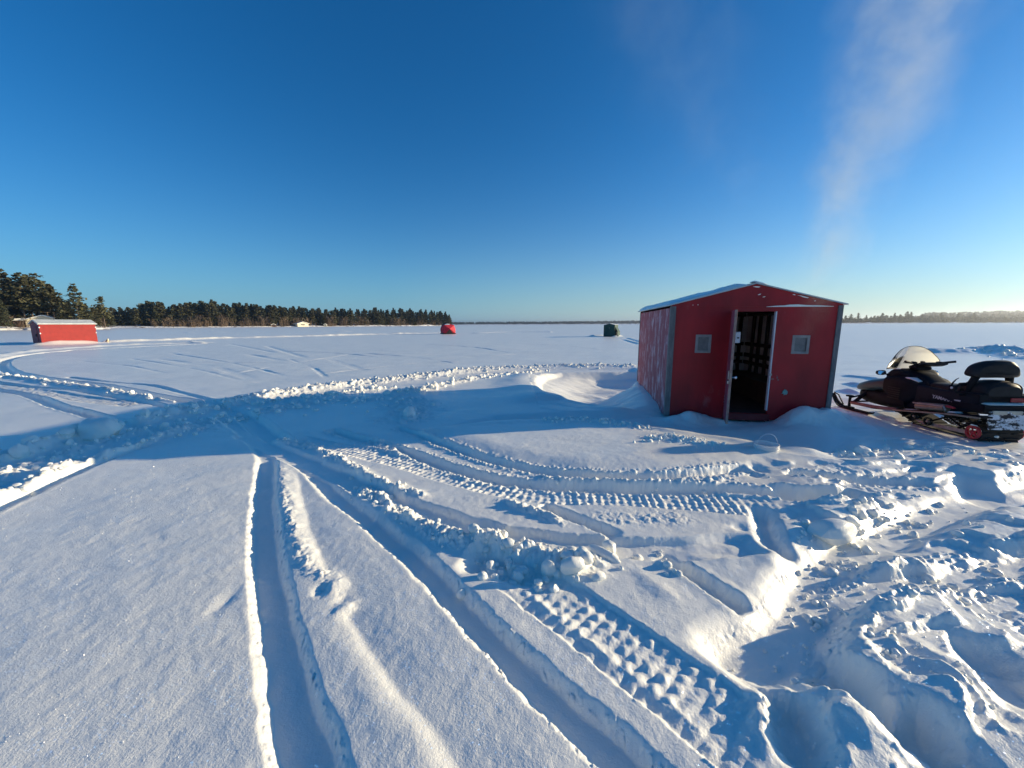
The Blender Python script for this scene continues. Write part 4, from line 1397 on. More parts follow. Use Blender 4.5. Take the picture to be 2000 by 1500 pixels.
for x in (-0.16, 0.16):
    c = [(x + 0.030 * math.cos(k * 0.9), 0.30 + k * 0.0045, 0.055 + k * 0.0026 + 0.030 * math.sin(k * 0.9)) for k in range(46)]
    MB().tube(c, 0.0055, 6).build("spring", M['chrome'], sm, smooth=True)
# tunnel, nose-down over the track, and running boards
b = MB()
b.prism([(-0.04, 0.34), (1.15, 0.175), (1.15, 0.44), (-0.04, 0.45)], 'x', -0.262, 0.262)
b.build("tunnel", M['side_panel'], sm, bevel=0.012)
for s in (-1, 1):
    b = MB()
    b.prism([(-0.16, 0.295), (0.2, 0.262), (1.10, 0.122), (1.10, 0.147), (0.2, 0.287), (-0.16, 0.320)], 'x', *sorted((s * 0.263, s * 0.42)))
    rb_ = b.build("running_board", M['black'], sm, bevel=0.004)
    b = MB()
    b.prism([(-0.17, 0.288), (0.2, 0.255), (1.12, 0.115), (1.12, 0.138), (0.2, 0.278), (-0.17, 0.311)], 'x', *sorted((s * 0.4205, s * 0.435)))
    b.build("edge_strip", M['tan'], rb_, bevel=0.003)
    b = MB()
    b.prism([(0.16, 0.292), (0.30, 0.272), (0.26, 0.300), (0.20, 0.306)], 'x', *sorted((s * 0.30, s * 0.40)))
    b.build("board_snow", M['snow_plain'], rb_, bevel=0.006)
    b = MB()
    b.prism([(0.80, 0.197), (0.98, 0.168), (0.92, 0.190)], 'x', *sorted((s * 0.29, s * 0.40)))
    b.build("board_snow", M['snow_plain'], rb_, bevel=0.006)
# side tube with a pale guard, on the running board
b = MB()
b.tube([(-0.345, 0.78, 0.268), (-0.345, 0.36, 0.320)], [0.062, 0.058], 18)
st_ = b.build("side_tube", M['tan'], sm, smooth=True)
b = MB()
b.tube([(-0.412, 0.80, 0.315), (-0.412, 0.33, 0.355), (-0.40, 0.31, 0.30)], 0.010, 8)
b.build("guard_rail", M['alu'], st_, smooth=True)
b = MB()
b.loft([(0.24, -0.36, 0.335, 0.365, 0.02), (0.33, -0.36, 0.34, 0.375, 0.03)], 12)
b.build("red_cap", M['red_plastic'], st_, smooth=True)
# lower rear side plastics
for s in (-1, 1):
    b = MB()
    b.loft([(1.12, s * 0.19, 0.30, 0.60, 0.075), (0.85, s * 0.20, 0.34, 0.57, 0.075), (0.55, s * 0.205, 0.36, 0.565, 0.075), (0.25, s * 0.205, 0.39, 0.585, 0.07), (0.05, s * 0.205, 0.43, 0.60, 0.06)], 24, 5)
    sp = b.build("side_panel", M['side_panel'], sm, smooth=True)
    cu = bpy.data.curves.new("lettering", 'FONT')
    cu.body = "YAMAHA"
    cu.size = 0.072
    cu.shear = 0.0
    cu.extrude = 0.0015
    cu.offset = 0.0012
    cu.space_character = 1.02
    tmp = bpy.data.objects.new("lettering", cu)
    COL.objects.link(tmp)
    bpy.context.view_layer.update()
    tm = bpy.data.meshes.new_from_object(tmp.evaluated_get(bpy.context.evaluated_depsgraph_get()))
    bpy.data.objects.remove(tmp)
    ln = max(v.co.x for v in tm.vertices)
    tm.transform(Matrix.Scale(0.285 / ln, 4, (1, 0, 0)))
    tm.materials.clear()
    tm.materials.append(M['letter'])
    lo = bpy.data.objects.new("lettering", tm)
    COL.objects.link(lo)
    lo.parent = sp
    if s < 0:
        lo.matrix_local = Matrix(((0, 0, -1, -0.2835), (-1, 0, 0, 0.66), (-0.06, 1, 0, 0.420), (0, 0, 0, 1)))
    else:
        lo.matrix_local = Matrix(((0, 0, 1, 0.2835), (1, 0, 0, 0.375), (0.06, 1, 0, 0.405), (0, 0, 0, 1)))
    b = MB()
    b.prism([(0.345, 0.455), (0.255, 0.462), (0.262, 0.438), (0.292, 0.434), (0.312, 0.398), (0.352, 0.384), (0.325, 0.412), (0.33, 0.436)], 'x', *sorted((s * 0.2775, s * 0.2815)))
    b.build("swoosh_mark", M['letter'], sp)
# belly pan and hood
b = MB()
b.loft([(2.17, 0, 0.21, 0.315, 0.12), (2.11, 0, 0.15, 0.335, 0.215), (2.0, 0, 0.11, 0.345, 0.265), (1.85, 0, 0.09, 0.36, 0.285), (1.60, 0, 0.09, 0.38, 0.325), (1.30, 0, 0.10, 0.40, 0.335), (1.08, 0, 0.12, 0.42, 0.31)], 32, 3.2)
b.build("belly_pan", M['black'], sm, smooth=True)
b = MB()
b.loft([(2.24, 0, 0.29, 0.345, 0.12), (2.19, 0, 0.285, 0.40, 0.22), (2.08, 0, 0.29, 0.465, 0.285), (1.95, 0, 0.30, 0.515, 0.315), (1.8, 0, 0.315, 0.565, 0.335), (1.6, 0, 0.365, 0.605, 0.345), (1.42, 0, 0.38, 0.66, 0.345), (1.28, 0, 0.39, 0.66, 0.33), (1.18, 0, 0.40, 0.63, 0.30)], 40, 3.0)
hood = b.build("hood", M['hood'], sm, smooth=True)
b = MB()
b.box(-0.338, -0.318, 1.66, 1.74, 0.292, 0.318, Matrix.Rotation(R(-3), 4, 'Z'))
b.build("side_marker", M['amber'], sm, bevel=0.004)
b = MB()
b.loft([(2.22, 0, 0.30, 0.335, 0.08), (2.246, 0, 0.302, 0.333, 0.075)], 16)
b.build("headlight", M['pane'], hood, smooth=True)
b = MB()
b.loft([(1.46, 0, 0.34, 0.665, 0.352), (1.36, 0, 0.30, 0.70, 0.358), (1.22, 0, 0.24, 0.70, 0.352), (1.06, 0, 0.22, 0.67, 0.33), (0.95, 0, 0.30, 0.62, 0.28), (0.88, 0, 0.36, 0.57, 0.24)], 36, 4.5)
b.build("side_cowl", M['black'], sm, smooth=True)
b = MB()
for k in range(6):
    z = 0.30 + k * 0.035
    b.box(-0.364, -0.350, 1.12, 1.34, z, z + 0.014)
b.build("vent_louvre", M['rubber'], sm)
b = MB()
b.loft([(1.60, 0, 0.56, 0.64, 0.18), (1.52, 0, 0.58, 0.72, 0.27), (1.42, 0, 0.60, 0.79, 0.305), (1.30, 0, 0.62, 0.80, 0.30), (1.22, 0, 0.63, 0.77, 0.27), (1.16, 0, 0.65, 0.73, 0.22)], 32, 3.4)
b.build("dash_cowl", M['black'], sm, smooth=True)
b = MB()
b.loft([(1.50, -0.17, 0.735, 0.752, 0.05), (1.40, -0.19, 0.770, 0.790, 0.07), (1.31, -0.18, 0.772, 0.788, 0.05)], 14)
dash_ = b.build("dash_snow", M['snow_plain'], sm, smooth=True)
b = MB()
b.loft([(1.16, -0.24, 0.640, 0.672, 0.04), (1.06, -0.23, 0.645, 0.678, 0.06), (0.97, -0.20, 0.610, 0.630, 0.04)], 14)
b.build("cowl_snow", M['snow_plain'], sm, smooth=True)
b = MB()
b.loft([(1.33, 0.0, 0.79, 0.855, 0.10), (1.25, 0, 0.79, 0.88, 0.13), (1.17, 0, 0.78, 0.845, 0.11)], 24, 3)
b.build("gauge_pod", M['black'], sm, smooth=True)
for (x, y, z) in ((-0.13, 1.20, 0.905), (-0.01, 1.205, 0.915)):
    MB().loft([(y - 0.02, x, z - 0.015, z + 0.015, 0.022), (y + 0.02, x, z - 0.015, z + 0.015, 0.022)], 10).build("switch_block", M['black'], sm, smooth=True)
# windshield: bowed sheet with a rounded top, scooped lower sides
ws = MB()
nu, nw = 28, 14
grid = []
for i in range(nu + 1):
    a = -1 + 2 * i / nu
    half = 0.37
    x = half * a
    arc = abs(a)
    top = 1.165 - 0.24 * arc ** 2.4
    bot = 0.765 + 0.0 * arc
    row = []
    for j in range(nw + 1):
        v = j / nw
        z = bot + (top - bot) * v
        flare = 1.0 - 0.17 * (1 - v) ** 1.5
        lean = 1.55 - 0.15 * v - 0.06 * arc ** 2.2
        row.append((x * flare, lean, z))
    grid.append(row)
vs = [p for row in grid for p in row]
vs2 = [(p[0], p[1] - 0.004, p[2]) for p in vs]
off_ = len(vs)
fs = []
for i in range(nu):
    for j in range(nw):
        q = (i * (nw + 1) + j, (i + 1) * (nw + 1) + j, (i + 1) * (nw + 1) + j + 1, i * (nw + 1) + j + 1)
        fs += [q, tuple(k + off_ for k in q[::-1])]
rim = [i * (nw + 1) + nw for i in range(nu + 1)]
ws.add(vs + vs2, fs)
wsh = ws.build("windshield", M['shield'], sm, smooth=True, weld=False)
b = MB()
b.tube([grid[0][j] for j in range(nw + 1)] + [grid[i][nw] for i in range(1, nu + 1)] + [grid[nu][j] for j in range(nw - 1, -1, -1)], 0.0042, 6)
b.build("edge_trim", M['black'], wsh, smooth=True)
# handlebar
b = MB()
b.tube([(-0.22, 1.16, 0.90), (-0.10, 1.18, 0.885), (0.0, 1.19, 0.88), (0.10, 1.18, 0.89), (0.24, 1.14, 0.915)], 0.013, 10)
b.tube([(0, 1.24, 0.80), (0, 1.19, 0.89)], [0.05, 0.035], 10)
hb = b.build("handlebar", M['black'], sm, smooth=True)
for s in (-1, 1):
    b = MB()
    b.tube([(s * 0.22, 1.15, 0.905), (s * 0.37, 1.09, 0.935)], 0.018, 10)
    b.build("grip", M['rubber'], hb, smooth=True)
    b = MB()
    b.tube([(s * 0.20, 1.19, 0.895), (s * 0.33, 1.17, 0.905)], 0.007, 6)
    b.loft([(1.13, s * 0.19, 0.885, 0.93, 0.03), (1.18, s * 0.19, 0.885, 0.93, 0.03)], 10)
    b.build("brake_lever", M['black'], hb, smooth=True)
b = MB()
b.loft([(1.20, 0.0, 0.845, 0.905, 0.10, 3), (1.12, 0.06, 0.85, 0.92, 0.20, 3), (1.06, 0.08, 0.875, 0.925, 0.16, 3)], 20)
b.build("bar_pad", M['vinyl'], hb, smooth=True)
# mirrors on stalks
for s in (-1, 1):
    b = MB()
    b.loft([(1.500, s * 0.405, 0.672, 0.742, 0.062, 3), (1.465, s * 0.405, 0.664, 0.750, 0.072, 3), (1.458, s * 0.405, 0.664, 0.750, 0.072, 3)], 26)
    b.tube([(s * 0.345, 1.47, 0.69), (s * 0.29, 1.43, 0.665)], 0.012, 8)
    mm = b.build("mirror", M['black'], sm, smooth=True)
    b = MB()
    b.loft([(0.001, 0, -0.036, 0.036, 0.065, 3), (-0.001, 0, -0.036, 0.036, 0.065, 3)], 26)
    g_ = b.build("mirror_glass", M['mirror'], mm)
    g_.location = (s * 0.405, 1.446, 0.707)
    g_.rotation_euler = (R(-14), 0, 0)
# console, seat, passenger hump
b = MB()
b.loft([(1.20, 0, 0.45, 0.76, 0.20), (1.05, 0, 0.42, 0.72, 0.19), (0.90, 0, 0.40, 0.64, 0.18), (0.80, 0, 0.42, 0.60, 0.17)], 28, 3.6)
b.build("console", M['black'], sm, smooth=True)
b = MB()
b.loft([(0.98, 0, 0.50, 0.60, 0.10), (0.92, 0, 0.48, 0.625, 0.15), (0.75, 0, 0.48, 0.635, 0.185), (0.55, 0, 0.49, 0.645, 0.21), (0.42, 0, 0.50, 0.665, 0.215), (0.36, 0, 0.50, 0.67, 0.215)], 28, 3.4)
seat = b.build("seat", M['vinyl'], sm, smooth=True)
b = MB()
b.loft([(0.44, 0.02, 0.52, 0.67, 0.17, 3), (0.36, 0.02, 0.50, 0.735, 0.21, 2.8), (0.24, 0.02, 0.49, 0.765, 0.225, 2.6), (0.14, 0.02, 0.49, 0.770, 0.225, 2.6), (0.06, 0.02, 0.49, 0.745, 0.22, 2.6), (0.02, 0.02, 0.50, 0.70, 0.20, 2.6)], 32)
b.build("seat_hump", M['vinyl'], seat, smooth=True)
b = MB()
b.tube([(0.02 + 0.215 * math.copysign(abs(math.cos(a)) ** 0.77, math.cos(a)), 0.035, 0.615 + 0.135 * math.copysign(abs(math.sin(a)) ** 0.77, math.sin(a))) for a in [math.pi * k / 24 - 0.3 for k in range(27)]], 0.006, 6)
b.build("seat_piping", M['side_panel'], seat, smooth=True)
b = MB()
b.loft([(0.235, 0.02, 0.81, 1.01, 0.255, 3.6), (0.20, 0.02, 0.775, 1.035, 0.305, 3.6), (0.14, 0.02, 0.77, 1.045, 0.318, 3.6), (0.09, 0.02, 0.785, 1.03, 0.305, 3.6), (0.07, 0.02, 0.83, 0.98, 0.25, 3.6)], 48)
for i, (x, y, z) in enumerate(b.v):              # swept-up lower edge, lower shoulders
    a = abs(x - 0.02) / 0.31
    k = (z - 0.785) / 0.25
    b.v[i] = (0.02 + (x - 0.02) * (1 - 0.30 * max(k, 0) ** 2.2), y + 0.08 * a * a, z - 0.03 * a ** 2.5 * k + 0.03 * (1 - a * a) * (1 - k))
bkr = b.build("backrest", M['vinyl'], sm, smooth=True)
for s in (-1, 1):
    b = MB()
    b.tube([(0.02 + s * 0.20, 0.20, 0.83), (0.02 + s * 0.235, 0.22, 0.72), (0.02 + s * 0.225, 0.26, 0.60), (0.02 + s * 0.22, 0.26, 0.52)], [0.045, 0.040, 0.034, 0.034], 10)
    b.build("backrest_support", M['black'], bkr, smooth=True)
    b = MB()
    cx = 0.02 + s * 0.25
    b.tube([(cx, 0.26, 0.69), (cx + s * 0.09, 0.25, 0.695), (cx + s * 0.155, 0.24, 0.66), (cx + s * 0.165, 0.23, 0.60), (cx + s * 0.13, 0.22, 0.555), (cx - s * 0.02, 0.22, 0.54)], 0.016, 10)
    b.tube([(cx + s * 0.03, 0.255, 0.694), (cx + s * 0.10, 0.25, 0.690)], 0.024, 10)
    b.build("grab_handle", M['black'], sm, smooth=True)
# rear rack: plate, light bar, tail lamp, snow lying under it
b = MB()
b.box(-0.28, 0.44, 0.02, 0.30, 0.562, 0.578)
b.box(-0.28, 0.44, 0.02, 0.045, 0.478, 0.562)
for x in (-0.22, 0.20):
    b.tube([(x, 0.03, 0.485), (x - 0.04, 0.05, 0.45), (x - 0.06, 0.08, 0.44)], 0.014, 8)
b.build("rear_rack", M['black'], sm, bevel=0.006)
b = MB()
b.box(0.09, 0.435, 0.008, 0.0195, 0.485, 0.545)
b.build("tail_lamp", M['lens_red'], sm, bevel=0.004)
b = MB()
b.loft([(0.18, 0.02, 0.448, 0.475, 0.26, 4), (0.08, 0.02, 0.449, 0.482, 0.27, 4), (0.0, 0.03, 0.449, 0.474, 0.27, 4), (-0.035, 0.03, 0.450, 0.463, 0.26, 4)], 24)
b.build("tunnel_snow", M['snow_plain'], sm, smooth=True)
b = MB()
b.box(-0.29, 0.40, -0.065, -0.0405, 0.385, 0.448)
b.box(-0.29, -0.265, -0.065, 0.35, 0.36, 0.44)
b.build("rear_bumper", M['black'], sm, bevel=0.008)
b = MB()
b.box(-0.19, 0.165, -0.082, -0.0655, 0.330, 0.384)
b.build("bumper_plate", M['beige'], sm, bevel=0.004)
b = MB()
vs, fs = [], []
nx_, nz_ = 30, 16
for j in range(nz_ + 1):
    for i in range(nx_ + 1):
        u, v = i / nx_, j / nz_
        x = -0.235 + 0.66 * u - 0.02 * (1 - v)
        z = 0.135 + 0.235 * v
        y = -0.075 - 0.055 * (1 - v) ** 1.5 + 0.008 * math.sin(u * 17 + v * 5)
        vs.append((x, y, z))
n_ = len(vs)
vs += [(x, y + 0.012, z) for x, y, z in vs]
for j in range(nz_):
    for i in range(nx_):
        q = (j * (nx_ + 1) + i, j * (nx_ + 1) + i + 1, (j + 1) * (nx_ + 1) + i + 1, (j + 1) * (nx_ + 1) + i)
        fs += [q, tuple(k + n_ for k in q[::-1])]
for i in range(nx_):
    fs.append((i, i + n_, i + 1 + n_, i + 1))
for j in range(nz_):
    fs.append((j * (nx_ + 1), (j + 1) * (nx_ + 1), (j + 1) * (nx_ + 1) + n_, j * (nx_ + 1) + n_))
    k = j * (nx_ + 1) + nx_
    fs.append((k, k + n_, k + nx_ + 1 + n_, k + nx_ + 1))
b.add(vs, fs)
b.build("snow_flap", M['flap'], sm, smooth=True)
# skis, spindles, trailing arms
for s in (-1, 1):
    b = MB()
    prof = [(1.48, -0.022), (1.62, -0.045), (2.10, -0.050), (2.25, -0.028), (2.36, 0.045), (2.43, 0.135), (2.455, 0.165)]
    sp_ = spline(prof, 0.04)
    vs, fs = [], []
    for i, (y, z) in enumerate(sp_):
        wd = 0.062 * (0.55 + 0.45 * min(1, (2.47 - y) / 0.22)) * (0.7 + 0.3 * min(1, (y - 1.46) / 0.1))
        for (dx, dz) in ((-wd, 0.022), (-wd * 0.7, -0.004), (0, -0.014), (wd * 0.7, -0.004), (wd, 0.022), (wd * 0.8, 0.026), (0.02, 0.012), (-0.02, 0.012), (-wd * 0.8, 0.026)):
            vs.append((s * 0.45 + dx, y, z + dz))
    k_ = 9
    for i in range(len(sp_) - 1):
        for k in range(k_):
            fs.append((i * k_ + k, i * k_ + (k + 1) % k_, (i + 1) * k_ + (k + 1) % k_, (i + 1) * k_ + k))
    fs += [tuple(range(k_))[::-1], tuple(range((len(sp_) - 1) * k_, len(sp_) * k_))]
    b.add(vs, fs)
    ski = b.build("ski", M['rubber'], sm, smooth=True)
    b = MB()
    x = s * 0.45
    b.tube([(x - 0.035, 2.20, 0.0), (x - 0.03, 2.34, 0.16), (x, 2.42, 0.20), (x + 0.03, 2.34, 0.16), (x + 0.035, 2.20, 0.0)], 0.011, 8)
    b.build("ski_loop", M['black'], ski, smooth=True)
    b = MB()
    b.tube([(x, 2.0, 0.205), (x, 2.01, 0.10), (x, 2.0, -0.02)], [0.026, 0.020, 0.026], 10)
    b.box(x - 0.04, x + 0.04, 1.92, 2.08, -0.035, 0.0)
    b.box(x - 0.05, x + 0.03, 1.96, 2.05, 0.185, 0.215)
    b.build("spindle", M['black'], sm, bevel=0.004)
    b = MB()
    b.tube([(x * 0.96, 1.99, 0.075), (x * 0.90, 1.5, 0.092), (x * 0.82, 1.10, 0.135)], [0.026, 0.032, 0.028], 10)
    b.build("trailing_arm", M['arm_red'], sm, smooth=True)
    b = MB()
    b.tube([(x, 2.0, 0.17), (s * 0.24, 1.93, 0.245)], 0.016, 8)
    b.tube([(x, 2.0, 0.09), (s * 0.22, 1.86, 0.13)], 0.014, 8)
    b.tube([(x * 0.93, 1.93, 0.10), (s * 0.22, 1.90, 0.32)], 0.030, 10)
    b.build("radius_rod", M['black'], sm, smooth=True)
b = MB()
b.tube([(-0.20, 0.50, 0.63), (-0.215, 0.47, 0.68), (-0.205, 0.44, 0.735), (-0.19, 0.42, 0.76)], [0.012, 0.010, 0.007, 0.004], 6)
b.tube([(-0.21, 0.50, 0.645), (-0.22, 0.49, 0.52), (-0.215, 0.48, 0.42)], 0.016, 8)
b.build("strap", M['black'], sm, smooth=True)
b = MB()
b.lathe([(0.001, 0), (0.017, 0.003), (0.017, 0.012), (0.001, 0.015)], 12, Matrix.Translation((-0.225, 0.455, 0.61)) @ Matrix.Rotation(R(-90), 4, 'Y'))
b.build("key_cap", M['white_paint'], sm, smooth=True)

# ------------------------------------------------------------------ other shelters on the ice
# long red shack at the left
c0 = Vector((-39.95, 32.9, -0.03))
ang = math.atan2(0.906, 0.42)
sk = empty("fishing_shack", c0, ang)
tag(sk, "long bright red fishing shack with grey metal roof, leaning, with snow banked along its side", "shack")
SL, SW, SH, SR = 3.45, 1.85, 1.78, 2.12             # local x along the long side, y back
b = MB()
b.box(0.0, SL, 0.0, 0.04, 0.0, SH)
b.build("long_wall", M['shack_red'], sk, bevel=0.01)
b = MB()
b.box(0.0, SL, SW - 0.04, SW, 0.0, SH)
b.build("long_wall", M['shack_red'], sk)
ends = [(0.0, 0.04), (SL - 0.04, SL)]
for x0, x1 in ends:
    b = MB()
    b.prism([(0.042, 0), (SW - 0.042, 0), (SW - 0.042, SH - 0.01), (SW / 2, SR - 0.01), (0.042, SH - 0.01)], 'x', x0 + 0.002, x1 - 0.002)
    b.build("end_wall", M['shack_end'], sk)
b = MB()
b.box(-0.035, -0.001, 0.55, 1.15, 0.12, 1.62)
dr = b.build("door", M['shack_end'], sk, bevel=0.01)
b = MB()
b.box(-0.07, -0.036, 0.60, 0.78, 0.72, 0.95)
b.build("latch", M['black'], dr)
b = MB()
for a_, c_ in ((0, 1), (1, 0)):
    p = [(SW / 2, SR), (-0.12, SH - 0.02), (-0.12, SH + 0.02), (SW / 2, SR + 0.04)]
    if c_ == 0:
        p = [(SW - y, z) for y, z in p][::-1]
    b.prism(p, 'x', -0.1, SL + 0.1)
rf = b.build("roof", M['roof_metal'], sk)
b = MB()
b.prism([(SW / 2, SR + 0.042), (-0.10, SH + 0.024), (-0.10, SH + 0.05), (SW / 2, SR + 0.065)], 'x', -0.06, SL + 0.06)
b.build("roof_frost", M['roof_metal'], rf)
b = MB()
b.box(0.1, SL - 0.1, -0.012, -0.001, 0.60, 0.63)
b.build("batten", M['shack_red'], sk)
for z in (0.95, 1.45):
    MB().box(-0.02, 0.05, -0.03, -0.001, z, z + 0.10).build("hinge", M['white_paint'], sk)
    MB().box(SL - 0.06, SL + 0.01, -0.03, -0.001, z, z + 0.08).build("hinge", M['white_paint'], sk)
for i in range(2):                                 # snow banked round it (own little drift mesh on the lake)
    pass
vs, fs = [], []
nx_, ny_ = 40, 10
for i in range(nx_ + 1):
    for j in range(ny_ + 1):
        u, v = i / nx_, j / ny_
        x = -1.1 + u * (SL + 2.6)
        y = 0.06 - v * 1.5
        e_ = min(1, u * 8) * min(1, (1 - u) * 6)
        hgt = (0.20 + 0.16 * math.sin(u * 5.2 - 0.6)) * e_ * math.exp(-(v * 1.9) ** 2) + 0.03 * float(vnoise(np.array([x * 2]), np.array([y * 2]), 3)[0]) * (1 - v)
        vs.append((x, y, max(hgt, -0.06) - 0.02 * v - (0.05 if v == 1 else 0)))
for i in range(nx_):
    for j in range(ny_):
        a_ = i * (ny_ + 1) + j
        fs.append((a_, a_ + 1, a_ + ny_ + 2, a_ + ny_ + 1))
dm = MB().add(vs, fs).build("snow_drift", M['snow_plain'], smooth=True)
dm.location = c0
dm.rotation_euler[2] = ang
tag(dm, kind='structure')
b = MB()
b.tube([(0, 0, 0), (0.1, 0.05, 0.18), (0.14, 0.02, 0.34)], [0.14, 0.12, 0.03], 8)
sb = b.build("sack", M['tan'], smooth=True)
sb.location = (-38.6, 36.9, 0.05)
tag(sb, "small tan bundle on the snow just past the right end of the long red shack", "bundle")

# red pop-up hub tent
tp = far(875, 66.5)
tt_ = empty("popup_tent", (tp.x, tp.y, 0.02), R(24))
tag(tt_, "small red pop-up ice fishing tent with bulging sides and dark skirt, out on the lake", "tent")
b = MB()
w0, w1, hh = 1.02, 0.86, 1.62
base = [(-w0, -w0, 0.12), (w0, -w0, 0.12), (w0, w0, 0.12), (-w0, w0, 0.12)]
topc = [(-w1, -w1, hh - 0.14), (w1, -w1, hh - 0.14), (w1, w1, hh - 0.14), (-w1, w1, hh - 0.14)]
vs = base + topc
hubs = [(0, -w0 - 0.30, 0.85), (w0 + 0.30, 0, 0.85), (0, w0 + 0.30, 0.85), (-w0 - 0.30, 0, 0.85)]
vs += hubs + [(0, 0, hh + 0.12)]
fs = []
for i in range(4):
    j = (i + 1) % 4
    fs += [(i, j, 8 + i), (j, j + 4, 8 + i), (j + 4, i + 4, 8 + i), (i + 4, i, 8 + i), (i + 4, j + 4, 12)]
b.add(vs, fs)
cn = b.build("canopy", M['tent_red'], tt_, bevel=0.03)
b = MB()
sk0 = [(x * 1.10, y * 1.10, 0.0) for x, y, z in base]
b.add(sk0 + [(x * 1.012, y * 1.012, 0.14) for x, y, z in base], [(i, (i + 1) % 4, (i + 1) % 4 + 4, i + 4) for i in range(4)])
b.build("skirt", M['tent_dark'], tt_)
b = MB()
b.add([(-0.62, -w0 - 0.125, 0.13), (0.55, -w0 - 0.125, 0.13), (0.02, -w0 - 0.31, 0.80), (-0.62, -w0 - 0.10, 0.13), (0.55, -w0 - 0.10, 0.13), (0.02, -w0 - 0.28, 0.80)], [(0, 1, 2), (5, 4, 3), (0, 3, 4, 1), (1, 4, 5, 2), (2, 5, 3, 0)])
b.build("door_flap_or_shade", M['tent_dark'], tt_)  # dark triangle: shade on the tent's lower front panel, made as a sheet
b = MB()
b.add([(-0.7, -0.7, hh - 0.095), (0.1, -0.8, hh - 0.085), (0.3, -0.2, hh + 0.06), (-0.5, 0.2, hh + 0.03), (-0.25, -0.3, hh + 0.085)], [(0, 1, 4), (1, 2, 4), (2, 3, 4), (3, 0, 4)])
b.build("snow_patch", M['snow_plain'], cn)

# dark green shelter with an open flap
gp = far(1194, 49)
gt = empty("cabin_tent", (gp.x, gp.y, 0.0), R(-30))
tag(gt, "dark green boxy ice shelter with snowy peak and propped-out door flap, far out", "tent")
b = MB()
b.prism([(-0.72, 0), (0.62, 0), (0.62, 1.34), (-0.05, 1.60), (-0.72, 1.34)], 'x', -0.001, 0.001)
b = MB()
pts = [(-0.70, 0.0), (0.70, 0.0), (0.70, 1.44), (0.0, 1.60), (-0.70, 1.44)]
b.prism(pts, 'y', -0.75, 0.75)
body = b.build("body", M['tent_green'], gt, bevel=0.012)
b = MB()
b.prism([(0.02, 1.605), (0.69, 1.455), (0.69, 1.475), (0.02, 1.635), (-0.35, 1.55), (-0.35, 1.53)], 'y', -0.70, 0.70)
b.build("roof_snow", M['snow_plain'], body, bevel=0.01)
b = MB()
b.prism([(0.712, 1.20), (1.03, 0.62), (1.06, 0.05), (1.01, 0.05), (0.98, 0.60), (0.704, 1.12)], 'y', -0.55, 0.50)
b.build("door_flap_or_shade", M['tent_green'], gt, bevel=0.01)
b = MB()
b.box(0.7015, 0.712, -0.4, 0.4, 0.05, 1.05)
b.build("door_opening", M['tent_dark'], gt)
b = MB()
b.box(-0.02, 0.02, -0.765, -0.751, 1.05, 1.10)
b.build("vent", M['white_paint'], gt)


# ------------------------------------------------------------------ shores, woods and cottages
def bank(name, pts, prof, m, seed, taper=(0.02, 0.05)):
    """pts: (column, distance) along the waterline; prof: (inland offset, height)"""
    n = 140
    P = np.array([far(x, d)[:2] for x, d in pts])
    sp = spline(P, np.sum(np.linalg.norm(np.diff(P, axis=0), axis=1)) / n)
    vs, fs = [], []
    k = len(prof)
    for i, p in enumerate(sp):
        u = i / (len(sp) - 1)
        e = min(1, u / taper[0]) * min(1, (1 - u) / taper[1])
        e = e * e * (3 - 2 * e)
        r = math.hypot(*p)
        dr_ = p / r
        for j, (o, z) in enumerate(prof):
            w = float(fbm(np.array([p[0] * 0.06 + o * 0.05]), np.array([p[1] * 0.06 + o * 0.03]), seed, 3)[0])
            w2 = float(vnoise(np.array([u * 60.0]), np.array([o * 0.2]), seed + 2)[0])
            q = p + dr_ * (o + (w2 * 2.0 if j else w2 * 1.0))
            vs.append((q[0], q[1], (z * (1 + 0.55 * w) * e - 0.25 * (1 - e)) if j else -0.3))
    for i in range(len(sp) - 1):
        for j in range(k - 1):
            a = i * k + j
            fs.append((a, a + k, a + k + 1, a + 1))
    o = MB().add(vs, fs).build(name, m, smooth=True)
    o.data.flip_normals() if o.data.polygons[0].normal.z < 0 else None
    tag(o, kind='structure')
    return o


bank("shore", [(-700, 120), (-300, 140), (-60, 162), (60, 178), (150, 190), (195, 198), (222, 205)], [(0, -.3), (1.5, 0.7), (5, 1.3), (14, 2.0), (28, 3.2), (60, 4.2), (130, 5)], M['shore'], 201, (0.02, 0.10))
bank("shore", [(120, 300), (215, 330), (300, 345), (400, 372), (480, 400), (560, 432), (640, 468), (720, 512), (800, 565), (880, 640)], [(0, -.3), (2, 0.7), (7, 1.4), (20, 2.2), (45, 3.0), (120, 4)], M['shore'], 202, (0.02, 0.05))


def quads_to_mesh(name, P, A, B_, mats, trunk=None):
    """each leaf clump: centre P, half-axes A and B_"""
    n = len(P)
    vs = np.stack([P - A - B_, P + A - B_, P + A + B_, P - A + B_], 1).reshape(-1, 3)
    fs = np.arange(n * 4).reshape(n, 4)
    me_ = bpy.data.meshes.new(name)
    tv = np.zeros((0, 3)) if trunk is None else np.array(trunk.v, float)
    allv = np.vstack([vs, tv])
    faces = [tuple(f) for f in fs]
    nf = len(faces)
    if trunk is not None:
        faces += [tuple(i + len(vs) for i in f) for f in trunk.f]
    me_.from_pydata([tuple(v) for v in allv], [], faces)
    for m in mats:
        me_.materials.append(m)
    if trunk is not None:
        mi = np.zeros(len(faces), np.int32)
        mi[nf:] = 1
        me_.polygons.foreach_set('material_index', mi)
    me_.update()
    return me_


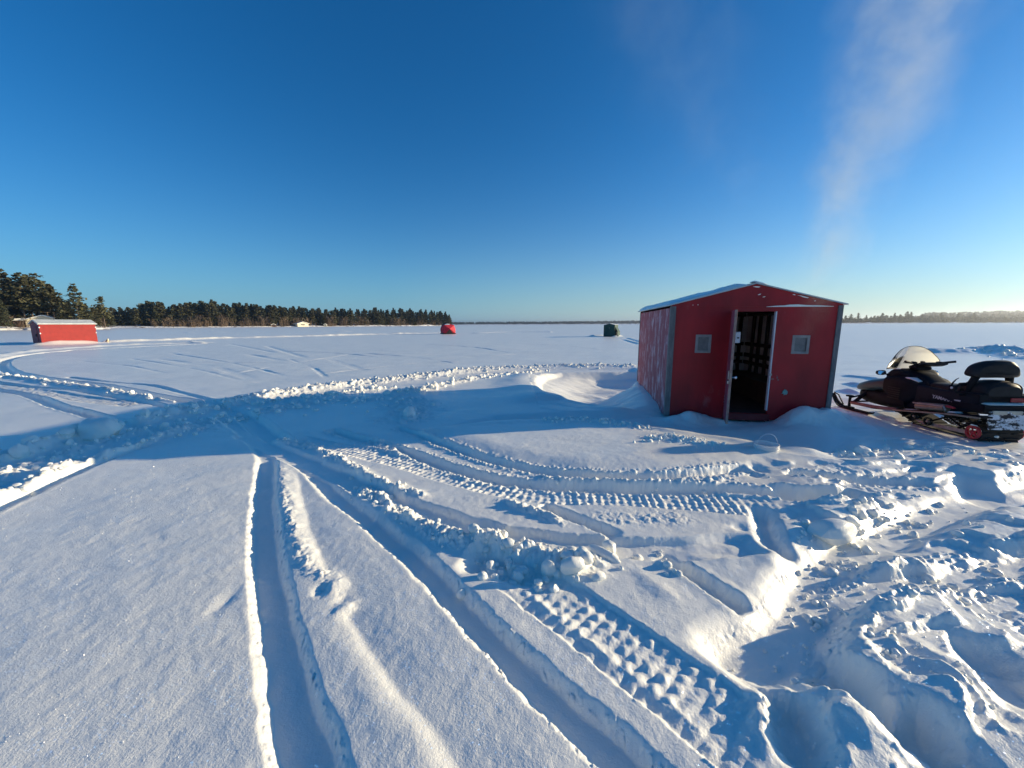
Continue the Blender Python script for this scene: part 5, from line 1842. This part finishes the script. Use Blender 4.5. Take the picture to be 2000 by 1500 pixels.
def pine_parts(h, seed, style='white', dens=1.0, crown0=0.22, wide=0.17):
    g = np.random.default_rng(seed)
    P, A, B_ = [], [], []
    trunk = MB()
    bend = g.normal(size=2) * 0.012 * h
    tp_ = lambda z: np.array([bend[0] * (z / h) ** 2, bend[1] * (z / h) ** 2, z])
    trunk.tube([tp_(h * t) for t in (0, 0.15, 0.4, 0.7, 0.97)], [0.019 * h, 0.014 * h, 0.010 * h, 0.006 * h, 0.0015 * h], 7)
    z = crown0 * h
    wind = g.random() * 6.28
    while z < h * 0.985:
        t = (z - crown0 * h) / (h * (1 - crown0))
        if style == 'white':
            Lm = wide * h * (0.75 + 0.55 * math.sin(math.pi * min(1, 0.25 + t * 0.8))) * (1 - t ** 2.2) * 0.95 + 0.025 * h
            nb = g.integers(4, 7)
        else:
            Lm = wide * h * (1 - t) ** 0.85 + 0.012 * h
            nb = g.integers(6, 9)
        ph = g.random() * 6.28
        for k in range(nb):
            a = ph + k * 6.283 / nb + g.normal() * 0.25
            L = Lm * (0.5 + 0.75 * g.random()) * (1 + 0.22 * math.cos(a - wind))
            if style == 'white' and g.random() < 0.16:
                continue
            d = np.array([math.cos(a), math.sin(a), 0])
            rise_ = (0.10 + 0.35 * t + g.normal() * 0.08) if style == 'white' else (-0.28 + 0.5 * t + g.normal() * 0.06)
            root = tp_(z)
            tip = root + d * L + np.array([0, 0, L * rise_])
            if L > 0.05 * h:
                trunk.tube([root, root * 0.4 + tip * 0.6, tip], [0.0035 * h, 0.0022 * h, 0.0008 * h], 4, caps=False)
            m_n = max(3, int(dens * (5 + 34 * L / h * 2)))
            for _ in range(m_n):
                f = 0.30 + 0.72 * g.random() ** 0.7
                p = root + (tip - root) * f + np.array([g.normal() * 0.16 * L, g.normal() * 0.16 * L, g.normal() * 0.045 * L + 0.012 * h * (style == 'white')])
                s = h * (0.011 + 0.014 * g.random()) * (1.0 if style == 'white' else 0.85)
                nrm_ = np.array([g.normal() * 0.7, g.normal() * 0.7, 0.9])
                nrm_ /= np.linalg.norm(nrm_)
                t1 = np.cross(nrm_, g.normal(size=3))
                t1 /= np.linalg.norm(t1) + 1e-9
                t2 = np.cross(nrm_, t1)
                P.append(p)
                A.append(t1 * s * 1.5)
                B_.append(t2 * s * 0.75)
        z += h * ((0.030 + 0.030 * g.random()) if style == 'white' else (0.026 + 0.012 * g.random()))
    return np.array(P), np.array(A), np.array(B_), trunk


def bush_mesh(seed, h=5.0, n=16):
    g = np.random.default_rng(seed)
    b = MB()
    for k in range(n):
        a = g.random() * 6.28
        r = g.random() * 0.30 * h
        x0, y0 = g.normal(size=2) * 0.10 * h
        hh_ = h * (0.5 + 0.55 * g.random())
        mid = (x0 + r * 0.4 * math.cos(a), y0 + r * 0.4 * math.sin(a), hh_ * 0.55)
        top = (x0 + r * math.cos(a), y0 + r * math.sin(a), hh_)
        b.tube([(x0, y0, 0), mid, top], [0.010 * h, 0.007 * h, 0.002 * h], 4, caps=False)
        for _ in range(9):
            f = 0.3 + 0.7 * g.random()
            q0 = np.array(mid) * (1 - f) + np.array(top) * f if f > 0.5 else np.array((x0, y0, 0)) * (1 - f) + np.array(mid) * f
            aa = g.random() * 6.28
            l_ = h * (0.07 + 0.14 * g.random())
            b.tube([tuple(q0), tuple(q0 + np.array([math.cos(aa) * l_ * 0.6, math.sin(aa) * l_ * 0.6, l_]))], [0.006 * h, 0.002 * h], 3, caps=False)
    me_ = bpy.data.meshes.new("bare_bush")
    me_.from_pydata(b.v, [], b.f)
    me_.materials.append(M['twig'])
    return me_


PROTO = []                                      # one-mesh pines for the wood that is hundreds of metres off
for i, (st, cr, wd) in enumerate([('white', 0.15, 0.17), ('white', 0.10, 0.15), ('white', 0.2, 0.2), ('spruce', 0.06, 0.16), ('spruce', 0.04, 0.20), ('white', 0.12, 0.13), ('spruce', 0.05, 0.13)]):
    P, A, B_, tr = pine_parts(20.0, 300 + i, st, 0.62, cr, wd)
    A, B_ = A * 1.2, B_ * 1.3
    PROTO.append((quads_to_mesh("pine_tree", P, A, B_, [M['pine' if st == 'white' else 'spruce'], M['bark']], tr), st))
BUSH = [bush_mesh(400 + i) for i in range(4)]

TOPS = [(215, 603), (240, 600), (262, 599), (285, 592), (300, 587), (320, 590), (345, 593), (362, 590), (385, 590), (402, 588), (412, 586), (440, 594), (470, 592), (490, 594), (520, 598), (560, 598), (600, 601), (640, 604), (660, 602), (700, 604), (720, 601), (760, 603), (790, 602), (820, 605), (850, 607), (878, 611)]
SHOREF = [(120, 300), (215, 330), (300, 345), (400, 372), (480, 400), (560, 432), (640, 468), (720, 512), (800, 565), (880, 640)]
px_ = 205.0
cnt = 0
while px_ < 882:
    F0 = np.interp(px_, [a for a, c in SHOREF], [c for a, c in SHOREF])
    ty = np.interp(px_, [a for a, c in TOPS], [c for a, c in TOPS])
    for row in range(2):
        jx = px_ + rng.normal() * 2.5
        F = F0 + (6 + 10 * rng.random() if row == 0 else 26 + 22 * rng.random())
        gz = 1.3 if row == 0 else 2.4
        hor = 638.0 - jx * 0.0042
        topy = ty - 2.0 + abs(rng.normal()) * 6.0 + (6.5 * rng.random() if row == 0 else 0)
        h = max(7.0, (hor - topy) / FPX * F + EYE - gz) if (hor - topy) > 0 else 10
        me_, st = PROTO[int(rng.integers(len(PROTO)))]
        o = bpy.data.objects.new("pine_tree", me_)
        COL.objects.link(o)
        w = far(min(jx, 878), F)
        o.location = (w.x, w.y, gz - 0.4)
        s = h / 20.0
        o.scale = (s * (0.95 + 0.35 * rng.random()), s * (0.95 + 0.35 * rng.random()), s)
        o.rotation_euler[2] = rng.random() * 6.28
        tag(o, "dark evergreen in the dense wood along the far snowy shore, one of many alike", "tree", "evergreens of the wood along the far shore")
        cnt += 1
    px_ += 5.6 - 1.6 * (px_ - 205) / 680
for i in range(120):
    jx = 300 + 560 * rng.random() ** 1.25
    F = np.interp(jx, [a for a, c in SHOREF], [c for a, c in SHOREF]) + 2 + 4 * rng.random()
    o = bpy.data.objects.new("bare_bush", BUSH[i % 4])
    COL.objects.link(o)
    w = far(jx, F)
    o.location = (w.x, w.y, 0.3)
    s = 0.8 + 1.5 * rng.random() ** 1.6
    o.scale = (s * 1.5, s * 1.5, s)
    o.rotation_euler[2] = rng.random() * 6.28
    tag(o, "bare brown bush at the foot of the far wooded shore, one of many alike", "bush", "bare bushes along the far shore")

# the near headland at the left: trees one can tell apart
HEAD = [  # column, distance, top row, style, crown start, width, label
    (-46, 178, 545, 'white', .25, .19, "tall pine cut by the left edge, behind the others"),
    (-22, 172, 538, 'white', .2, .18, "broad pine rising at the very left edge of the picture"),
    (4, 186, 536, 'white', .25, .17, "pine with a ragged crown first in from the left edge"),
    (18, 182, 529, 'white', .3, .15, "tallest pine of the headland with a slim pointed top"),
    (33, 196, 543, 'white', .25, .18, "full pine just right of the tallest headland pine"),
    (52, 184, 538, 'white', .3, .17, "pine with layered plumes standing over the left end of the cabin roof"),
    (68, 200, 541, 'white', .25, .17, "pine behind the cabin with a rounded top"),
    (82, 188, 539, 'white', .35, .20, "wide flat-topped pine above the middle of the cabin roof"),
    (97, 202, 551, 'white', .3, .17, "pine with drooping right side above the cabin's gable"),
    (110, 192, 557, 'white', .35, .19, "leaning pine with open branches right of the cabin"),
    (128, 206, 585, 'white', .1, .2, "low bushy pine between the leaning pine and the pointed pine"),
    (142, 200, 588, 'spruce', .05, .22, "short dark evergreen behind the red shack's roof, left of the pointed pine"),
    (157, 190, 557, 'white', .12, .155, "pointed pine with tiered branches standing clear above the red shack"),
    (174, 198, 592, 'spruce', .05, .22, "dark low evergreen right of the pointed pine"),
    (188, 202, 600, 'white', .1, .2, "short bushy pine at the right end of the headland"),
    (206, 196, 580, 'white', .25, .16, "lone thin pine with sparse tiers at the tip of the headland"),
    (218, 206, 606, 'spruce', .05, .22, "small dark evergreen right beside the lone thin pine"),
    (-70, 170, 545, 'white', .2, .2, None),
    (12, 170, 585, 'spruce', .05, .24, "low dark evergreen in front of the tall pines at the left edge"),
    (118, 186, 600, 'spruce', .05, .22, "low evergreen close behind the red shack's roof peak"),
]
for i, (cx, F, ty, st, cr, wd, lab) in enumerate(HEAD):
    if lab is None:
        continue
    gz = 2.2
    hor = 638.0 - cx * 0.0042
    h = (hor - ty) / FPX * F + EYE - gz
    P, A, B_, tr = pine_parts(h, 500 + i, st, 0.8, cr, wd)
    w = far(cx, F)
    t_ = empty("pine_tree", (w.x, w.y, gz - 0.3), rng.random() * 6.28)
    tag(t_, lab, "tree", "trees on the near headland")
    tr.build("trunk", M['bark'], t_, smooth=True, weld=False)
    cm = quads_to_mesh("crown", P, A * 1.05, B_ * 1.05, [M['pine' if st == 'white' else 'spruce']])
    co_ = bpy.data.objects.new("crown", cm)
    COL.objects.link(co_)
    co_.parent = t_
for i in range(18):
    jx = -45 + 255 * (i + rng.random()) / 18
    F = np.interp(jx, [-60, 60, 150, 222], [162, 178, 190, 205]) + 18 + 12 * rng.random()
    me_, st = PROTO[(3, 4, 6, 1)[i % 4]]
    o = bpy.data.objects.new("pine_tree", me_)
    COL.objects.link(o)
    w = far(jx, F)
    o.location = (w.x, w.y, 1.6)
    s = (7.5 + 5.5 * rng.random()) / 20
    o.scale = (s * 1.5, s * 1.5, s)
    o.rotation_euler[2] = rng.random() * 6.28
    tag(o, "low evergreen in the undergrowth below the tall headland pines, one of many alike", "tree", "undergrowth evergreens on the headland")
for i in range(26):
    jx = -30 + 245 * rng.random()
    F = np.interp(jx, [-60, 60, 150, 222], [162, 178, 190, 205]) + 3 + 8 * rng.random()
    o = bpy.data.objects.new("bare_bush", BUSH[i % 4])
    COL.objects.link(o)
    w = far(jx, F)
    o.location = (w.x, w.y, 0.8)
    s = 0.5 + 0.7 * rng.random()
    o.scale = (s * 1.5, s * 1.5, s)
    o.rotation_euler[2] = rng.random() * 6.28
    tag(o, "bare brown bush on the bank of the near headland, one of many alike", "bush", "bare bushes on the headland")


def cottage(name, px, F, w, d, hw, hr, z, rot, label, wallm, big=False):
    p = far(px, F)
    e = empty(name, (p.x, p.y, z), rot)
    tag(e, label, "house")
    b = MB()
    b.wall((-w / 2, w / 2), (-1.5, hw), [(-w * .36, -w * .22, hw * .35, hw * .8), (-w * .1, w * .06, 0.0, hw * .8), (w * .2, w * .36, hw * .35, hw * .8)] if big else [(-w * .2, w * .15, hw * .3, hw * .75)], 0.2, lambda u, v, q: (u, -d / 2 + q, v))
    b.prism([(-w / 2, hw), (w / 2, hw), (0, hr - 0.05)], 'y', -d / 2, -d / 2 + 0.2)
    b.prism([(-w / 2, -1.5), (w / 2, -1.5), (w / 2, hw), (0, hr - 0.05), (-w / 2, hw)], 'y', d / 2 - 0.2, d / 2)
    b.box(-w / 2, -w / 2 + 0.2, -d / 2 + 0.2, d / 2 - 0.2, -1.5, hw)
    b.box(w / 2 - 0.2, w / 2, -d / 2 + 0.2, d / 2 - 0.2, -1.5, hw)
    b.build("wall", wallm, e)
    holes = [(-w * .36, -w * .22, hw * .35, hw * .8), (-w * .1, w * .06, 0.0, hw * .8), (w * .2, w * .36, hw * .35, hw * .8)] if big else [(-w * .2, w * .15, hw * .3, hw * .75)]
    for (a, c, f_, g_) in holes:
        MB().box(a, c, -d / 2 + 0.08, -d / 2 + 0.12, f_, g_).build("window", M['dark_glass'], e)
    sl_ = (hr - hw) / (w / 2)
    b = MB()
    o_ = w * 0.08
    for s in (-1, 1):
        pts = [(0, hr), (s * (w / 2 + o_), hw - sl_ * o_), (s * (w / 2 + o_), hw - sl_ * o_ + 0.35), (0, hr + 0.35)]
        b.prism(pts if s > 0 else pts[::-1], 'y', -d / 2 - 0.9, d / 2 + 0.6)
    b.build("snowy_roof", M['snow_plain'], e)
    return e


cab = cottage("cabin", 92, 188, 11.0, 8.0, 2.4, 4.4, 2.2, R(38), "cream cabin with wide snow-covered gable roof among the pines behind the long red shack", M['cream'], True)
b = MB()
b.box(-14.0, -5.51, -3.2, 3.6, -1.5, 2.0)
b.build("wing_wall", M['brown_wall'], cab)
b = MB()
b.prism([(-15.0, 2.02), (-5.52, 2.1), (-5.52, 3.3), (-14.0, 2.5)], 'y', -4.0, 4.0)
b.build("wing_roof", M['snow_plain'], cab)
cottage("lake_house", 588, 447, 13.0, 9.0, 2.5, 4.4, 1.0, R(60), "lake house with snowy roof on the far shore midway between shack and red tent", M['cream'])
cottage("boathouse", 534, 424, 4.5, 4.0, 1.6, 2.6, 0.6, R(40), "tiny snow-roofed boathouse left of the lake house on the far shore", M['brown_wall'])
cottage("boathouse", 636, 468, 3.4, 3.4, 1.8, 2.9, 0.6, R(20), "tiny pale boathouse right of the lake house on the far shore", M['cream'])


# faraway forest, read as one mass
def far_forest(name, rows, label, seed, scale=1.0):
    g = np.random.default_rng(seed)
    P, A, B_ = [], [], []
    for (x0, x1, F0, F1, y0, y1, n) in rows:
        for _ in range(n):
            u = g.random()
            cx = x0 + (x1 - x0) * u
            F = F0 + (F1 - F0) * g.random()
            hor = 638.0 - cx * 0.0042
            H_ = (hor - (y0 + (y1 - y0) * u)) / FPX * F * (0.72 + 0.42 * g.random())
            w = far(cx, F)
            k = 16
            for _ in range(k):
                t = g.random() ** 0.8
                s = H_ * 0.12 * (1.15 - 0.55 * t)
                rr_ = H_ * 0.22 * (1 - 0.75 * t)
                P.append((w.x + g.normal() * rr_, w.y + g.normal() * rr_, H_ * t + EYE * 0.2))
                q = g.normal(size=3)
                q /= np.linalg.norm(q)
                t1 = np.cross(q, (0, 0.3, 1))
                t1 /= np.linalg.norm(t1) + 1e-9
                A.append(t1 * s)
                B_.append(np.cross(q, t1) * s)
    me_ = quads_to_mesh(name, np.array(P), np.array(A), np.array(B_), [M['far_wood']])
    o = bpy.data.objects.new(name, me_)
    COL.objects.link(o)
    tag(o, label, "forest", kind='stuff')
    return o


far_forest("far_forest", [(860, 1330, 2500, 2950, 629.2, 626.5, 1500), (860, 1330, 2450, 2500, 631.5, 629.5, 700), (1080, 1330, 2500, 3000, 628.2, 624.8, 500)], "long low dark forest along the horizon between the red tent and the shed", 601)
far_forest("far_forest", [(1560, 2150, 960, 1040, 622.0, 618.0, 900), (1560, 2150, 940, 960, 626.5, 623.5, 500), (1800, 2200, 1700, 1900, 613.0, 606.5, 900), (1700, 2100, 1250, 1400, 618, 612, 500)], "hazy forest and low hill on the horizon beyond the snowmobile", 602)
bank("shore", [(1500, 905), (1650, 915), (1800, 925), (2000, 935), (2200, 945)], [(0, -.3), (4, 0.8), (30, 2.5), (200, 4)], M['shore'], 203)
bank("shore", [(840, 2350), (1000, 2380), (1150, 2380), (1340, 2350)], [(0, -.3), (10, 1.0), (60, 4), (600, 6)], M['shore'], 204)
FT = [(1651, 615), (1661, 613), (1675, 611), (1691, 615), (1706, 616), (1722, 611), (1733, 617), (1746, 611), (1757, 613), (1770, 608), (1778, 609), (1800, 614), (1816, 615), (1836, 610), (1870, 611), (1900, 611)]
for i, (cx, ty) in enumerate(FT):
    F = 950 + 40 * rng.random()
    hor = 638.0 - cx * 0.0042
    h = (hor - ty) / FPX * F
    me_, st = PROTO[(0, 2, 5, 1)[i % 4]]
    o = bpy.data.objects.new("pine_tree", me_)
    COL.objects.link(o)
    w = far(cx, F)
    o.location = (w.x, w.y, 0.5)
    s = h / 20
    o.scale = (s, s, s)
    o.rotation_euler[2] = rng.random() * 6.28
    tag(o, "hazy pine standing above the distant forest right of the shed, one of many alike", "tree", "hazy pines beyond the snowmobile")

# ------------------------------------------------------------------ smoke from the shed and the frosty air
def smoke(p0, p1, RM, W0, WK, DN, LAB):
    ax = (p1 - p0)
    Ls = ax.length
    b = MB()
    b.box(-RM, RM, -RM, RM, 0, Ls)
    m, nt, out = nodes_of("thin_smoke")
    L_ = nt.links.new
    tc = nt.nodes.new('ShaderNodeTexCoord')
    sep = nt.nodes.new('ShaderNodeSeparateXYZ')
    mp = N(nt, 'ShaderNodeMapping')
    mp.inputs['Scale'].default_value = (1.0, 1.0, 0.55)
    nz = N(nt, 'ShaderNodeTexNoise', Scale=0.8, Detail=5.0, Roughness=0.6)
    L_(tc.outputs['Object'], mp.inputs[0])
    L_(mp.outputs[0], nz.inputs['Vector'])
    sb_ = N(nt, 'ShaderNodeVectorMath', operation='SUBTRACT')
    L_(nz.outputs['Color'], sb_.inputs[0])
    sb_.inputs[1].default_value = (0.5, 0.5, 0.5)
    sc_ = N(nt, 'ShaderNodeVectorMath', operation='MULTIPLY')
    L_(sb_.outputs[0], sc_.inputs[0])
    sc_.inputs[1].default_value = (1.7, 1.7, 0.8)
    ad = N(nt, 'ShaderNodeVectorMath', operation='ADD')
    L_(tc.outputs['Object'], ad.inputs[0])
    L_(sc_.outputs[0], ad.inputs[1])
    L_(ad.outputs[0], sep.inputs[0])

    def mth(op, a, b_=None, c_=None):
        n_ = N(nt, 'ShaderNodeMath', operation=op)
        for i_, v_ in enumerate((a, b_, c_)):
            if v_ is None:
                continue
            if isinstance(v_, (int, float)):
                n_.inputs[i_].default_value = v_
            else:
                L_(v_, n_.inputs[i_])
        return n_.outputs[0]


    rad = mth('SQRT', mth('ADD', mth('MULTIPLY', sep.outputs[0], sep.outputs[0]), mth('MULTIPLY', sep.outputs[1], sep.outputs[1])))
    zz = mth('MAXIMUM', sep.outputs[2], 0.0)
    wid = mth('ADD', mth('MULTIPLY', zz, WK), W0)
    core = mth('SUBTRACT', 1.0, mth('DIVIDE', rad, wid))
    core = mth('MAXIMUM', core, 0.0)
    core = mth('POWER', core, 1.5)
    n2 = N(nt, 'ShaderNodeTexNoise', Scale=1.1, Detail=6.0, Roughness=0.62)
    L_(ad.outputs[0], n2.inputs['Vector'])
    puff = mth('MAXIMUM', mth('SUBTRACT', n2.outputs['Fac'], 0.40), 0.0)
    puff = mth('MULTIPLY', puff, 5.0)
    mr = N(nt, 'ShaderNodeMapRange')
    L_(zz, mr.inputs[0])
    mr.inputs[1].default_value = 0.0
    mr.inputs[2].default_value = 0.9
    mr2 = N(nt, 'ShaderNodeMapRange')
    L_(zz, mr2.inputs[0])
    mr2.inputs[1].default_value = Ls
    mr2.inputs[2].default_value = Ls - 1.5
    thin = mth('DIVIDE', 0.10, mth('ADD', wid, 0.15))
    dens = mth('MULTIPLY', mth('MULTIPLY', mth('MULTIPLY', core, puff), mth('MULTIPLY', mr.outputs[0], mr2.outputs[0])), thin)
    pv = nt.nodes.new('ShaderNodeVolumePrincipled')
    pv.inputs['Color'].default_value = (0.86, 0.94, 0.98, 1)
    pv.inputs['Anisotropy'].default_value = 0.2
    L_(mth('MULTIPLY', dens, DN), pv.inputs['Density'])
    L_(pv.outputs[0], out.inputs['Volume'])
    sk_ = b.build("smoke", m)
    sk_.location = p0
    sk_.rotation_euler = ax.to_track_quat('Z', 'Y').to_euler()
    tag(sk_, LAB, "smoke", kind='stuff')


smoke(Vector((4.45, 6.15, 1.0)), Vector((7.6, 8.0, 8.6)), 2.0, 0.30, 0.16, 7.0, "thin plume of pale smoke drifting up and right from the open red shed")
smoke(Vector((4.6, 7.6, 3.4)), Vector((2.3, 8.6, 9.4)), 2.2, 0.9, 0.16, 1.0, "faint veil of smoke hanging in the sky left of the main plume, above the shed")
m, nt, out = nodes_of("frosty_air")
pv = nt.nodes.new('ShaderNodeVolumePrincipled')
pv.inputs['Color'].default_value = (0.80, 0.88, 1.0, 1)
pv.inputs['Density'].default_value = 1.3e-4
pv.inputs['Anisotropy'].default_value = 0.7
nt.links.new(pv.outputs[0], out.inputs['Volume'])
b = MB()
b.box(-10000, 10000, -9500, 9500, -1.5, 75.0)
hz = b.build("haze", m)
tag(hz, "pale blue frosty air over the frozen lake", "haze", kind='stuff')
